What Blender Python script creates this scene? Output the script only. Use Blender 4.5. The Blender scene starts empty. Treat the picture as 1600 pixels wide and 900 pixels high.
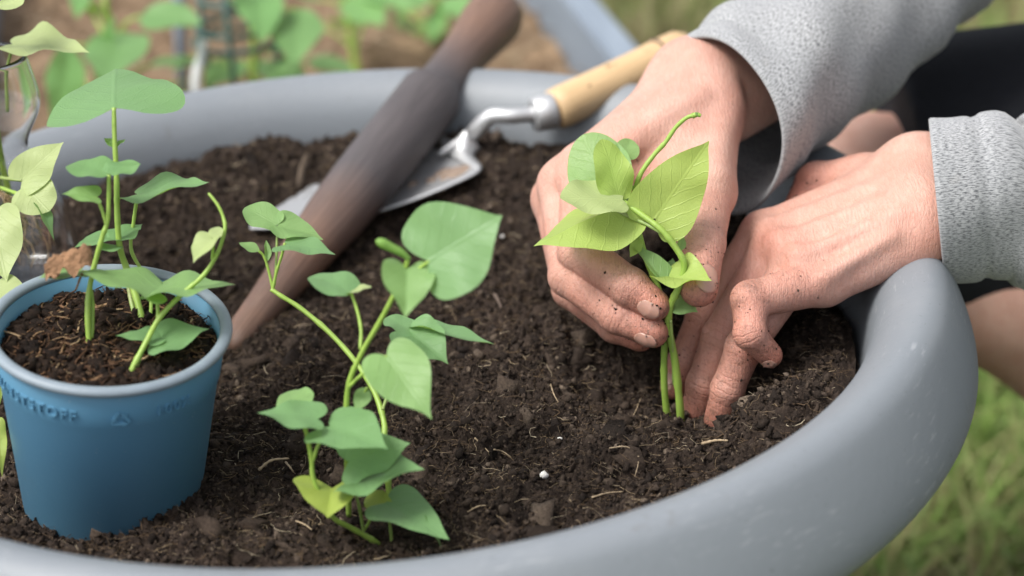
import bpy, bmesh, math, random
import numpy as np
from mathutils import Vector, Matrix
random.seed(7); RNG = np.random.default_rng(7)
scene = bpy.context.scene
COL = scene.collection

# ------------------------------------------------------------------ camera, sky, sun, exposure
FPX = 3000.0                                   # focal length in pixels of a 1600 wide frame
EL, ROLL, RIMZ = math.radians(25.66), math.radians(-2.704), .42
CAM = np.array([.0676, .0137 - .8443*math.cos(EL), .8443*math.sin(EL) + RIMZ])
FW = np.array([0, math.cos(EL), -math.sin(EL)])
_r = np.array([1., 0, 0]); _u = np.cross(_r, FW)
RT = math.cos(ROLL)*_r + math.sin(ROLL)*_u
UP = -math.sin(ROLL)*_r + math.cos(ROLL)*_u
cam = bpy.data.cameras.new('camera'); camo = bpy.data.objects.new('camera', cam); COL.objects.link(camo)
camo.matrix_world = Matrix([[RT[i], UP[i], -FW[i], CAM[i]] for i in range(3)] + [[0, 0, 0, 1]])
cam.sensor_width = 36; cam.lens = 36*FPX/1600; cam.clip_start = .02; cam.clip_end = 200
cam.dof.use_dof = True; cam.dof.focus_distance = .770; cam.dof.aperture_fstop = 6.0
scene.camera = camo

SUN_EL, SUN_AZ = math.radians(58), math.radians(-118)      # azimuth measured from +y towards +x
world = bpy.data.worlds.new('World'); scene.world = world; world.use_nodes = True
wn, wl = world.node_tree.nodes, world.node_tree.links
bg = wn['Background']
sky = wn.new('ShaderNodeTexSky'); sky.sky_type = 'NISHITA'; sky.sun_disc = False
sky.sun_elevation = SUN_EL; sky.sun_rotation = SUN_AZ; sky.air_density = 1.0; sky.dust_density = 3.0; sky.ozone_density = 1.0
hs = wn.new('ShaderNodeHueSaturation'); hs.inputs['Saturation'].default_value = .30
wl.new(sky.outputs[0], hs.inputs['Color']); wl.new(hs.outputs[0], bg.inputs['Color'])
bg.inputs['Strength'].default_value = .10
sun = bpy.data.lights.new('sun', 'SUN'); suno = bpy.data.objects.new('sun', sun); COL.objects.link(suno)
sun.energy = 1.5; sun.angle = math.radians(22); sun.color = (1, .97, .92)
_sd = Vector((math.sin(SUN_AZ)*math.cos(SUN_EL), math.cos(SUN_AZ)*math.cos(SUN_EL), math.sin(SUN_EL)))
suno.rotation_euler = (-_sd).to_track_quat('-Z', 'Y').to_euler(); suno.location = (0, 0, 3)
scene.view_settings.view_transform = 'Standard'; scene.view_settings.look = 'None'
scene.view_settings.exposure = 1.33; scene.view_settings.gamma = 1
scene.render.engine = 'CYCLES'

# ------------------------------------------------------------------ helpers
def at(x, y, d):
    "a point seen at photo pixel (x, y), d metres into the scene"
    return CAM + d*(FW + (x-800)/FPX*RT - (y-450)/FPX*UP)
def onz(x, y, z):
    D = FW + (x-800)/FPX*RT - (y-450)/FPX*UP
    return CAM + D*((z-CAM[2])/D[2])
def cv(a, b, c):                                # direction given as (right, up, towards camera)
    v = a*RT + b*UP - c*FW; return v/np.linalg.norm(v)
def unit(v): return np.asarray(v)/max(1e-9, np.linalg.norm(v))

def link(name, me, mat=None, parent=None, smooth=True):
    o = bpy.data.objects.new(name, me); COL.objects.link(o)
    if mat is not None and not me.materials: me.materials.append(mat)
    if smooth: me.polygons.foreach_set('use_smooth', np.ones(len(me.polygons), bool))
    if parent is not None:
        o.parent = parent; o.matrix_parent_inverse = Matrix.Translation(parent.matrix_world.translation).inverted() if parent.type == 'EMPTY' else parent.matrix_world.inverted()
    return o
def mesh(name, V, F, mat=None, parent=None, smooth=True, uv=None):
    me = bpy.data.meshes.new(name); me.from_pydata([tuple(map(float, v)) for v in V], [], F)
    if uv is not None:
        l = me.uv_layers.new(name='UVMap'); vi = np.empty(len(me.loops), int); me.loops.foreach_get('vertex_index', vi)
        l.data.foreach_set('uv', np.asarray(uv, dtype=float)[vi].ravel())
    return link(name, me, mat, parent, smooth)
def bigmesh(name, V, F, mat=None, parent=None, smooth=True):
    "fast path: V (n,3), F (m,k) arrays"
    V = np.asarray(V, dtype=np.float32); F = np.asarray(F, dtype=np.int32); k = F.shape[1]
    me = bpy.data.meshes.new(name); me.vertices.add(len(V)); me.vertices.foreach_set('co', V.ravel())
    me.loops.add(F.size); me.loops.foreach_set('vertex_index', F.ravel())
    me.polygons.add(len(F)); me.polygons.foreach_set('loop_start', np.arange(0, F.size, k, dtype=np.int32))
    me.update(calc_edges=True); me.validate()
    return link(name, me, mat, parent, smooth)
def fattr(o, name, vals):
    a = o.data.attributes.new(name, 'FLOAT', 'POINT'); a.data.foreach_set('value', np.asarray(vals, dtype=np.float32))
def tag(o, label, cat=None, group=None, kind=None):
    if label: o['label'] = label
    if cat: o['category'] = cat
    if group: o['group'] = group
    if kind: o['kind'] = kind
    return o
def thing(name, loc, label, cat, group=None):
    o = bpy.data.objects.new(name, None); COL.objects.link(o); o.location = tuple(map(float, loc)); o.empty_display_size = .02
    o.matrix_world = Matrix.Translation(o.location)
    return tag(o, label, cat, group)

def spline(P, n):
    "Catmull-Rom through the rows of P (any width)"
    P = np.asarray(P, dtype=float); Q = np.vstack([2*P[0]-P[1], P, 2*P[-1]-P[-2]]); out = []
    m = len(P)-1
    for s in np.linspace(0, m, n):
        i = min(int(s), m-1); t = s-i; a, b, c, d = Q[i:i+4]
        out.append(.5*(2*b + (c-a)*t + (2*a-5*b+4*c-d)*t*t + (3*b-a-3*c+d)*t**3))
    return np.array(out)
def tube_data(P, R, sides=10, caps=True):
    P = np.asarray(P, dtype=float); R = np.broadcast_to(np.asarray(R, dtype=float), (len(P),))
    T = np.gradient(P, axis=0); T /= np.linalg.norm(T, axis=1)[:, None]+1e-12
    n = np.cross(T[0], [0, 0, 1.]);
    if np.linalg.norm(n) < .1: n = np.cross(T[0], [0, 1., 0])
    V = []; 
    for p, t, r in zip(P, T, R):
        n = unit(n - t*np.dot(n, t)); b = np.cross(t, n)
        for k in range(sides):
            a = 2*math.pi*k/sides; V.append(p + r*(math.cos(a)*n + math.sin(a)*b))
    F = []
    for i in range(len(P)-1):
        for k in range(sides):
            k2 = (k+1) % sides; F.append((i*sides+k, i*sides+k2, (i+1)*sides+k2, (i+1)*sides+k))
    if caps:
        F.append(tuple(range(sides))[::-1]); F.append(tuple((len(P)-1)*sides+k for k in range(sides)))
    return V, F
def tube(name, P, R, mat, parent=None, sides=10):
    V, F = tube_data(P, R, sides); return mesh(name, V, F, mat, parent)
def lathe(name, prof, mat, parent=None, M=None, seg=96, close=False):
    V, F, UVs = [], [], []; n = len(prof)
    for k in range(seg):
        a = 2*math.pi*k/seg
        for j, (r, z) in enumerate(prof): V.append((r*math.cos(a), r*math.sin(a), z))
    m = n if close else n-1
    for k in range(seg):
        for j in range(m):
            F.append((k*n+j, ((k+1) % seg)*n+j, ((k+1) % seg)*n+(j+1) % n, k*n+(j+1) % n))
    if M is not None: V = [M @ Vector(v) for v in V]
    return mesh(name, V, F, mat, parent)

# numpy gradient noise (2D) and value noise hash
_perm = RNG.permutation(512); _perm = np.concatenate([_perm, _perm, _perm])
_ga = RNG.random(512)*2*math.pi
def perlin(x, y):
    xi = np.floor(x).astype(int); yi = np.floor(y).astype(int); xf, yf = x-xi, y-yi
    u, v = xf*xf*xf*(xf*(xf*6-15)+10), yf*yf*yf*(yf*(yf*6-15)+10)
    def g(ix, iy, dx, dy):
        h = _ga[_perm[(_perm[ix % 512] + iy) % 512]]; return np.cos(h)*dx + np.sin(h)*dy
    a = g(xi, yi, xf, yf); b = g(xi+1, yi, xf-1, yf); c = g(xi, yi+1, xf, yf-1); d = g(xi+1, yi+1, xf-1, yf-1)
    return (a*(1-u)+b*u)*(1-v) + (c*(1-u)+d*u)*v
def fbm(x, y, sc, octv=4, gain=.5, ridge=False):
    t = 0; amp = 1
    for o in range(octv):
        p = perlin(x*sc+o*17.3, y*sc-o*9.1); t = t + amp*((.4-np.abs(p)) if ridge else p); amp *= gain; sc *= 2.03
    return t

# ------------------------------------------------------------------ materials
class NT:
    def __init__(s, name):
        s.m = bpy.data.materials.new(name); s.m.use_nodes = True; s.n = s.m.node_tree.nodes; s.l = s.m.node_tree.links
        s.p = s.n['Principled BSDF']; s.out = s.n['Material Output']
    def new(s, t, **kw):
        n = s.n.new(t)
        for k, v in kw.items():
            if k in n.inputs.keys(): n.inputs[k].default_value = v
            else: setattr(n, k, v)
        return n
    def cn(s, a, b): s.l.new(a, b); return b
    def set(s, **kw):
        for k, v in kw.items():
            s.p.inputs[k.replace('_', ' ')].default_value = v
    def coord(s, kind='Object', scale=(1, 1, 1)):
        tc = s.new('ShaderNodeTexCoord'); mp = s.new('ShaderNodeMapping'); mp.inputs['Scale'].default_value = scale
        s.cn(tc.outputs[kind], mp.inputs[0]); return mp.outputs[0]
    def noise(s, vec, scale, detail=4, rough=.55):
        n = s.new('ShaderNodeTexNoise'); n.inputs['Scale'].default_value = scale; n.inputs['Detail'].default_value = detail; n.inputs['Roughness'].default_value = rough
        s.cn(vec, n.inputs['Vector']); return n.outputs['Fac']
    def ramp(s, fac, stops):
        r = s.new('ShaderNodeValToRGB'); e = r.color_ramp.elements
        while len(e) < len(stops): e.new(.5)
        for k, (p, c) in enumerate(stops):
            e[k].position = p; e[k].color = (c if hasattr(c, '__len__') else (c, c, c)) + ((1,) if not hasattr(c, '__len__') or len(c) == 3 else ())
        s.cn(fac, r.inputs[0]); return r.outputs[0]
    def mix(s, f, a, b, mode='MIX'):
        n = s.new('ShaderNodeMix', data_type='RGBA', blend_type=mode)
        for i, v in ((0, f), (6, a), (7, b)):
            if hasattr(v, 'default_value'): s.cn(v, n.inputs[i])
            else: n.inputs[i].default_value = v if i == 0 else tuple(v)+(1,)
        return n.outputs[2]
    def math(s, op, a, b=None, c=None, clamp=False):
        n = s.new('ShaderNodeMath', operation=op, use_clamp=clamp)
        for i, v in enumerate((a, b, c)):
            if v is None: continue
            if hasattr(v, 'default_value'): s.cn(v, n.inputs[i])
            else: n.inputs[i].default_value = v
        return n.outputs[0]
    def attr(s, name): return s.new('ShaderNodeAttribute', attribute_name=name).outputs['Fac']
    def bump(s, h, strength, dist, normal=None):
        b = s.new('ShaderNodeBump'); b.inputs['Strength'].default_value = strength; b.inputs['Distance'].default_value = dist
        s.cn(h, b.inputs['Height'])
        if normal is not None: s.cn(normal, b.inputs['Normal'])
        s.cn(b.outputs[0], s.p.inputs['Normal']); return b.outputs[0]
    def col(s, c):
        if hasattr(c, 'default_value'): s.cn(c, s.p.inputs['Base Color'])
        else: s.p.inputs['Base Color'].default_value = tuple(c)+(1,)

def mat_plain(name, c, rough=.5, metal=0, nscale=60, var=.15, bump=.1, bdist=.0006, spec=.5):
    t = NT(name); v = t.coord(); n = t.noise(v, nscale, 5)
    t.col(t.mix(n, [x*(1-var) for x in c], [min(1, x*(1+var)) for x in c])); t.set(Roughness=rough, Metallic=metal); t.p.inputs['Specular IOR Level'].default_value = spec
    if bump: t.bump(t.noise(v, nscale*4, 4), bump, bdist)
    return t.m

def mat_planter():
    t = NT('planter_plastic'); v = t.coord()
    c = t.mix(t.noise(v, 14, 4), (.162, .179, .197), (.200, .218, .237))
    blotch = t.ramp(t.noise(v, 9, 6, .65), [(.52, 0.), (.75, 1.)])
    c = t.mix(t.math('MULTIPLY', blotch, .40), c, (.27, .28, .285))
    # scuffs: short streaks where stretched noise peaks inside scuffed areas
    sx = t.new('ShaderNodeSeparateXYZ'); t.cn(v, sx.inputs[0]); an = t.math('ARCTAN2', sx.outputs[1], sx.outputs[0])
    rd = t.math('SQRT', t.math('ADD', t.math('MULTIPLY', sx.outputs[0], sx.outputs[0]), t.math('MULTIPLY', sx.outputs[1], sx.outputs[1])))
    cb = t.new('ShaderNodeCombineXYZ'); t.cn(t.math('ADD', t.math('MULTIPLY', an, 26.), t.math('MULTIPLY', rd, 260.)), cb.inputs[0]); t.cn(t.math('MULTIPLY', rd, 900.), cb.inputs[1]); t.cn(t.math('MULTIPLY', sx.outputs[2], 500.), cb.inputs[2])
    st = t.noise(cb.outputs[0], 1, 3, .6); area = t.ramp(t.noise(v, 26, 4), [(.50, 0.), (.66, 1.)])
    sc = t.math('MULTIPLY', t.ramp(st, [(.58, 0.), (.68, 1.)]), area)
    c = t.mix(t.math('MULTIPLY', sc, .30), c, (.48, .49, .5))
    spk = t.ramp(t.noise(v, 700, 2), [(.70, 0.), (.74, 1.)])
    c = t.mix(t.math('MULTIPLY', spk, .5), c, (.04, .04, .04))
    mud = t.ramp(t.noise(v, 48, 7, .72), [(.62, 0.), (.74, .55)]); c = t.mix(mud, c, (.115, .10, .088))
    t.col(c); t.set(Roughness=.54); t.p.inputs['Specular IOR Level'].default_value = .55
    t.bump(t.noise(v, 260, 6, .6), .25, .0006); return t.m
def mat_soil(name, a, b, c, sc=1.):
    t = NT(name); v = t.coord()
    n1, n2 = t.noise(v, 90*sc, 8, .65), t.noise(v, 600*sc, 6, .7)
    k = t.mix(t.ramp(n1, [(.35, 0.), (.68, 1.)]), a, b)
    k = t.mix(t.ramp(n2, [(.58, 0.), (.72, 1.)]), k, c)
    t.col(k); t.set(Roughness=.95); t.p.inputs['Specular IOR Level'].default_value = .2
    t.bump(n2, .9, .002); return t.m
def mat_leaf(name, c, cedge, vein, back, trans=.40, rough=.38, vs=.75, spots=None):
    t = NT(name); tc = t.new('ShaderNodeTexCoord'); sx = t.new('ShaderNodeSeparateXYZ'); t.cn(tc.outputs['UV'], sx.inputs[0])
    x, y = sx.outputs[0], sx.outputs[1]; ay = t.math('ABSOLUTE', y)
    w = t.noise(tc.outputs['UV'], 5, 2); wob = t.math('MULTIPLY', t.math('SUBTRACT', w, .5), .10)
    mid = t.ramp(ay, [(.007, 1.), (.028, 0.)])
    q = t.math('ADD', t.math('SUBTRACT', x, t.math('MULTIPLY', ay, .85)), wob)
    fr = t.math('ABSOLUTE', t.math('SUBTRACT', t.math('FRACT', t.math('MULTIPLY', q, 5.2)), .5))
    side = t.ramp(fr, [(.018, 1.), (.075, 0.)])
    tc2 = t.new('ShaderNodeTexVoronoi', feature='DISTANCE_TO_EDGE'); tc2.inputs['Scale'].default_value = 22; t.cn(tc.outputs['UV'], tc2.inputs['Vector'])
    net = t.math('MULTIPLY', t.ramp(tc2.outputs['Distance'], [(.01, 1.), (.06, 0.)]), .35)
    vv = t.math('MAXIMUM', t.math('MAXIMUM', mid, t.math('MULTIPLY', side, .8)), net)
    oc = t.coord('Object'); n = t.noise(oc, 70, 4)
    k = t.mix(t.ramp(n, [(.3, 0.), (.7, 1.)]), c, cedge)
    k = t.mix(t.ramp(t.noise(oc, 420, 3), [(.66, 0.), (.72, .35)]), k, back)
    if spots: k = t.mix(t.ramp(t.noise(oc, 160, 4), [(.60, 0.), (.70, .8)]), k, spots)
    k = t.mix(t.math('MULTIPLY', vv, vs), k, vein)
    geo = t.new('ShaderNodeNewGeometry'); k2 = t.mix(geo.outputs['Backfacing'], k, back)
    t.col(k2); t.set(Roughness=rough); t.p.inputs['Specular IOR Level'].default_value = .40
    b = t.bump(t.math('ADD', t.math('MULTIPLY', vv, -.6), t.math('MULTIPLY', t.noise(tc.outputs['UV'], 60, 3), .35)), .45, .0006)
    tr = t.new('ShaderNodeBsdfTranslucent'); t.cn(t.mix(.5, k2, (.42, .60, .05)), tr.inputs['Color']); t.cn(b, tr.inputs['Normal'])
    mx = t.new('ShaderNodeMixShader'); mx.inputs[0].default_value = trans
    t.cn(t.p.outputs[0], mx.inputs[1]); t.cn(tr.outputs[0], mx.inputs[2]); t.cn(mx.outputs[0], t.out.inputs[0]); return t.m
def mat_stem(name, a, b, purple=None):
    t = NT(name); v = t.coord(); k = t.mix(t.noise(v, 90, 4), a, b)
    if purple: k = t.mix(t.ramp(t.noise(v, 35, 3), [(.5, 0.), (.72, .8)]), k, purple)
    k = t.mix(t.ramp(t.noise(v, 240, 4), [(.58, 0.), (.75, .45)]), k, (.10, .16, .03)); t.col(k); t.set(Roughness=.45, Subsurface_Weight=.15); t.p.inputs['Subsurface Radius'].default_value = (.6, 1, .3); t.p.inputs['Subsurface Scale'].default_value = .001
    t.bump(t.noise(t.coord('Object', (1, 1, .25)), 900, 3), .2, .0004); return t.m
def mat_skin():
    t = NT('skin'); v = t.coord()
    red, dirt = t.attr('red'), t.attr('dirt')
    n = t.noise(v, 55, 5, .6); n2 = t.noise(v, 16, 3)
    k = t.mix(t.ramp(n, [(.3, 0.), (.72, 1.)]), (.485, .282, .220), (.59, .380, .308))
    k = t.mix(t.math('MULTIPLY', t.ramp(n2, [(.42, 0.), (.66, 1.)]), .34), k, (.53, .255, .195))
    k = t.mix(t.math('MULTIPLY', t.ramp(t.noise(v, 130, 5, .65), [(.48, 0.), (.70, 1.)]), .22), k, (.50, .225, .165))
    k = t.mix(t.math('MULTIPLY', red, 1.0, clamp=True), k, (.46, .160, .108))
    pores = t.ramp(t.noise(v, 900, 3), [(.62, 0.), (.75, 1.)]); k = t.mix(t.math('MULTIPLY', pores, .10), k, (.36, .14, .09))
    dn = t.ramp(t.noise(v, 240, 6, .7), [(.50, 0.), (.62, 1.)]); ds = t.ramp(t.noise(v, 1100, 3, .6), [(.60, 0.), (.68, 1.)])
    smear = t.ramp(t.noise(v, 70, 5, .6), [(.40, 0.), (.70, 1.)])
    dm = t.math('MULTIPLY', t.math('ADD', t.math('ADD', t.math('MULTIPLY', dn, .55), t.math('MULTIPLY', ds, 1.)), t.math('MULTIPLY', smear, .6)), dirt, clamp=True)
    cd, cw = t.attr('crease_d'), t.attr('crease_w')
    wv = t.math('ADD', t.math('MULTIPLY', cd, 2000.), t.math('MULTIPLY', t.noise(v, 260, 3), 6.0))
    line = t.ramp(t.math('SINE', wv), [(.55, 0.), (.95, 1.)]); cr = t.math('MULTIPLY', line, cw)
    k = t.mix(t.math('MULTIPLY', cr, .35), k, (.34, .12, .08))
    k = t.mix(t.math('MULTIPLY', dm, .85), k, (.085, .05, .036))
    t.set(Roughness=.50, Subsurface_Weight=.15); t.p.inputs['Subsurface Radius'].default_value = (1, .32, .16); t.p.inputs['Subsurface Scale'].default_value = .0022
    t.p.inputs['Specular IOR Level'].default_value = .38
    vo = t.new('ShaderNodeTexVoronoi', feature='DISTANCE_TO_EDGE'); vo.inputs['Scale'].default_value = 620; t.cn(v, vo.inputs['Vector'])
    fine = t.ramp(vo.outputs['Distance'], [(.0, 0.), (.12, 1.)])
    fold = t.noise(t.coord('Object', (90, 260, 260)), 1, 4, .6)
    wr = t.ramp(t.noise(t.coord('Object', (620, 130, 130)), 1, 3, .55), [(.42, 0.), (.5, 1.), (.58, 0.)])
    k = t.mix(t.math('MULTIPLY', wr, .18), k, (.40, .17, .115)); h0 = t.math('MULTIPLY', wr, -.7)
    h = t.math('ADD', t.math('ADD', h0, t.math('MULTIPLY', fine, .34)), t.math('ADD', t.math('MULTIPLY', fold, .25), t.math('MULTIPLY', cr, -1.5)))
    t.col(k); t.bump(h, .42, .0007); return t.m
def mat_knit():
    t = NT('grey_knit'); tc = t.new('ShaderNodeTexCoord'); uv = tc.outputs['UV']
    def mp(s):
        m = t.new('ShaderNodeMapping'); m.inputs['Scale'].default_value = s; t.cn(uv, m.inputs[0]); return m.outputs[0]
    fleck = t.noise(mp((520, 1700, 1)), 1, 3, .62); patch = t.noise(mp((60, 60, 1)), 1, 3)
    k = t.mix(t.ramp(fleck, [(.36, 0.), (.56, 1.)]), (.065, .068, .075), (.385, .39, .396))
    k = t.mix(t.ramp(patch, [(.35, 0.), (.65, .28)]), k, (.25, .26, .27))
    dirt = t.ramp(t.noise(mp((22, 26, 1)), 1, 4), [(.60, 0.), (.75, .35)]); k = t.mix(dirt, k, (.30, .26, .20))
    t.col(k); t.set(Roughness=.92, Sheen_Weight=.25); t.p.inputs['Specular IOR Level'].default_value = .15
    wv = t.new('ShaderNodeTexWave', wave_type='BANDS', bands_direction='Y'); wv.inputs['Scale'].default_value = 150; wv.inputs['Distortion'].default_value = 1.5; wv.inputs['Detail'].default_value = 2; wv.inputs['Detail Scale'].default_value = 3
    t.cn(uv, wv.inputs['Vector'])
    t.bump(t.math('ADD', t.math('MULTIPLY', wv.outputs['Fac'], .15), t.math('MULTIPLY', fleck, 1.)), .22, .0005); return t.m
def mat_pot():
    t = NT('blue_pot_plastic'); v = t.coord()
    k = t.mix(t.noise(v, 30, 4), (.080, .210, .325), (.098, .240, .360))
    k = t.mix(t.ramp(t.noise(v, 500, 2), [(.72, 0.), (.76, .5)]), k, (.30, .38, .42))
    k = t.mix(t.ramp(t.noise(v, 40, 6, .7), [(.58, 0.), (.8, .30)]), k, (.10, .17, .21))
    t.col(k); t.set(Roughness=.42)
    t.bump(t.noise(v, 150, 5), .12, .0006); return t.m
def mat_wood(name, a, b, knots=None, axis=(1, 1, 1), rough=.6, bump=.3, kind='Object'):
    t = NT(name); v = t.coord(kind, axis)
    g = t.noise(v, 1, 6, .65); k = t.mix(t.ramp(g, [(.3, 0.), (.7, 1.)]), a, b)
    if knots:
        sp = t.ramp(t.noise(t.coord('Object', (1, 1, 1)), 120, 5, .65), [(.60, 0.), (.68, .85)]); k = t.mix(sp, k, knots)
    t.col(k); t.set(Roughness=rough); t.bump(g, bump, .0015); return t.m
def mat_metal():
    t = NT('brushed_steel'); v = t.coord()
    k = t.mix(t.noise(v, 40, 5), (.50, .51, .52), (.60, .60, .60)); sm = t.ramp(t.noise(v, 26, 6, .7), [(.56, 0.), (.72, .5)])
    k = t.mix(sm, k, (.36, .34, .32)); t.col(k); t.set(Metallic=.8, Roughness=.48); t.bump(t.noise(v, 320, 4), .15, .0004); return t.m
def mat_glass():
    t = NT('clear_glass'); t.col((1, 1, 1)); t.set(Roughness=.03, IOR=1.45); t.p.inputs['Transmission Weight'].default_value = 1.
    return t.m
def mat_attr_ramp(name, stops, rough=.8, trans=0., nsc=300):
    t = NT(name); k = t.ramp(t.attr('tone'), stops); n = t.noise(t.coord(), nsc, 3)
    k = t.mix(t.math('MULTIPLY', n, .4), k, (.02, .02, .01)); t.col(k); t.set(Roughness=rough); t.p.inputs['Specular IOR Level'].default_value = .3
    if trans:
        tr = t.new('ShaderNodeBsdfTranslucent'); t.cn(k, tr.inputs['Color']); mx = t.new('ShaderNodeMixShader'); mx.inputs[0].default_value = trans
        t.cn(t.p.outputs[0], mx.inputs[1]); t.cn(tr.outputs[0], mx.inputs[2]); t.cn(mx.outputs[0], t.out.inputs[0])
    return t.m

M_PLANTER = mat_planter()
M_SOIL = mat_soil('potting_soil', (.018, .0125, .0098), (.060, .042, .032), (.13, .095, .072), 1.3)
def mat_clod():
    t = NT('soil_crumbs'); v = t.coord(); k = t.ramp(t.attr('tone'), [(0., (.015, .0105, .0084)), (.45, (.042, .030, .023)), (.8, (.078, .056, .042)), (.95, (.11, .082, .062)), (1., (.21, .16, .12))])
    k = t.mix(t.ramp(t.noise(v, 900, 5, .7), [(.4, 0.), (.65, .6)]), k, (.012, .008, .006)); t.col(k); t.set(Roughness=.95); t.p.inputs['Specular IOR Level'].default_value = .2
    t.bump(t.noise(v, 1200, 4, .7), .9, .001); return t.m
M_CLOD = mat_clod()
M_POTSOIL = mat_soil('pot_compost', (.010, .0065, .005), (.032, .019, .012), (.075, .043, .025))
M_FIBRE = mat_attr_ramp('root_fibre', [(0., (.05, .03, .018)), (.55, (.16, .10, .055)), (.85, (.36, .27, .17)), (1., (.55, .46, .33))])
M_LEAF = mat_leaf('leaf_mature', (.070, .232, .042), (.130, .318, .068), (.32, .50, .20), (.20, .37, .15))
M_LEAFB = mat_leaf('leaf_bright', (.12, .32, .035), (.17, .38, .05), (.28, .46, .12), (.25, .42, .15), trans=.4)
M_LEAFY = mat_leaf('leaf_young', (.29, .46, .050), (.37, .53, .075), (.20, .36, .04), (.42, .56, .14), trans=.42, vs=.8)
M_LEAFP = mat_leaf('leaf_pale', (.37, .49, .125), (.45, .55, .165), (.25, .36, .09), (.46, .54, .24), trans=.38, vs=.75)
M_LEAFYS = mat_leaf('leaf_yellowing', (.42, .54, .04), (.52, .60, .06), (.30, .38, .06), (.4, .5, .1), spots=(.12, .16, .02))
M_STEM = mat_stem('stem_green', (.21, .34, .05), (.31, .43, .085))
M_STEMP = mat_stem('petiole_purplish', (.20, .31, .07), (.28, .36, .11), (.22, .15, .10))
M_SKIN = mat_skin(); M_KNIT = mat_knit(); M_POT = mat_pot(); M_METAL = mat_metal(); M_GLASS = mat_glass()
M_POTRIM = mat_plain('pot_rim_plastic', (.19, .23, .265), .5, nscale=120, var=.16, bump=.25, bdist=.0005)

# ------------------------------------------------------------------ setting: ground, raised bed, far grass
def soil_noise_mesh(name, x0, x1, y0, y1, z, step, amp, mat):
    nx, ny = int((x1-x0)/step)+1, int((y1-y0)/step)+1
    X, Y = np.meshgrid(np.linspace(x0, x1, nx), np.linspace(y0, y1, ny), indexing='ij')
    Z = z + amp*fbm(X, Y, 9, 5, .6)
    V = np.stack([X, Y, Z], -1).reshape(-1, 3); i = np.arange(nx*ny).reshape(nx, ny)
    F = np.stack([i[:-1, :-1], i[1:, :-1], i[1:, 1:], i[:-1, 1:]], -1).reshape(-1, 4)
    return bigmesh(name, V, F, mat)
t_ = NT('lawn_soil'); v_ = t_.coord(); t_.col(t_.mix(t_.ramp(t_.noise(v_, 6, 5), [(.35, 0.), (.65, 1.)]), (.11, .105, .045), (.11, .16, .035))); t_.set(Roughness=.95); t_.bump(t_.noise(v_, 60, 5), .8, .02)
g = mesh('ground', [(-60, -60, 0), (60, -60, 0), (60, 60, 0), (-60, 60, 0)], [(0, 1, 2, 3)], t_.m); tag(g, 'lawn ground under the planter', kind='structure')

def grass(name, n, sampler, h0, h1, label, seedtone=0.):
    V = np.zeros((n, 7, 3), np.float32); tone = np.zeros((n, 7), np.float32)
    xy = sampler(n); a = RNG.random(n)*2*math.pi; hh = h0+(h1-h0)*RNG.random(n)**1.6; lean = hh*(.25+.9*RNG.random(n)); w = .0012+.0020*RNG.random(n)
    dx, dy = np.cos(a), np.sin(a); px, py = -dy, dx
    for k, (s, ww) in enumerate(((0, 1), (.4, .85), (.75, .55), (1, 0))):
        cx = xy[:, 0]+dx*lean*s**2; cy = xy[:, 1]+dy*lean*s**2; cz = hh*(s-.25*s*s*lean/hh)
        for sgn in ((-1, 1) if k < 3 else (1,)):
            j = 2*k+(1 if sgn == 1 and k < 3 else 0)
            V[:, j, 0] = cx+sgn*px*w*ww; V[:, j, 1] = cy+sgn*py*w*ww; V[:, j, 2] = cz
    tn = np.clip(RNG.normal(.40+.6*fbm(xy[:, 0], xy[:, 1], 3, 3), .2), 0, 1); tone[:] = tn[:, None]
    base = (np.arange(n)*7)[:, None, None]
    F = (base + np.array([[0, 1, 3], [0, 3, 2], [2, 3, 5], [2, 5, 4], [4, 5, 6]])[None]).reshape(-1, 3)
    o = bigmesh(name, V.reshape(-1, 3), F, M_GRASS, smooth=False); fattr(o, 'tone', tone.ravel()); tag(o, label, 'grass', kind='stuff'); return o
M_GRASS = mat_attr_ramp('grass_blades', [(0., (.26, .20, .11)), (.25, (.42, .40, .18)), (.5, (.21, .34, .085)), (.8, (.29, .44, .10)), (1., (.46, .56, .22))], .55, .3, 60)
def smp_right(n):                              # beside and behind the planter
    x = .20+.75*RNG.random(n)**1.2; y = -.15+1.35*RNG.random(n); return np.stack([x, y], 1)
def smp_far(n):
    x = .12+1.3*RNG.random(n); y = .75+2.6*RNG.random(n); return np.stack([x, y], 1)
grass('lawn_grass', 26000, smp_right, .025, .11, 'ragged green lawn grass around the foot of the planter')
def smp_left(n):
    x = -1.5+1.2*RNG.random(n); y = -.7+2.6*RNG.random(n); k = np.hypot(x, y) > .24; x[~k] = -.9; return np.stack([x, y], 1)
grass('side_grass', 16000, smp_left, .025, .10, 'ragged lawn grass on the glass vase side of the planter')
grass('tall_grass', 24000, smp_far, .03, .13, 'bright green lawn grass beyond the raised bed')

# raised bed: grey boards, dry soil with straw
BA = math.radians(-10.5)                        # heading of the long boards, from +y
bd = np.array([math.sin(BA), math.cos(BA), 0]); bp = np.array([math.cos(BA), -math.sin(BA), 0])
B0 = np.array([.193, .45, 0])                   # near inner corner of the right board
M_BOARD = mat_wood('grey_board_paint', (.17, .205, .25), (.22, .26, .31), axis=(60, 6, 60), rough=.6, bump=.15)
def boxmesh(name, c, ax, half, mat, parent=None, bev=.002):
    bm = bmesh.new(); bmesh.ops.create_cube(bm, size=1)
    for v in bm.verts:
        p = np.array(c) + sum(2*v.co[i]*half[i]*np.asarray(ax[i]) for i in range(3)); v.co = Vector(p)
    bmesh.ops.bevel(bm, geom=bm.edges[:], offset=bev, segments=2, affect='EDGES'); bmesh.ops.recalc_face_normals(bm, faces=bm.faces[:])
    me = bpy.data.meshes.new(name); bm.to_mesh(me); bm.free(); return link(name, me, mat, parent, smooth=False)
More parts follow.
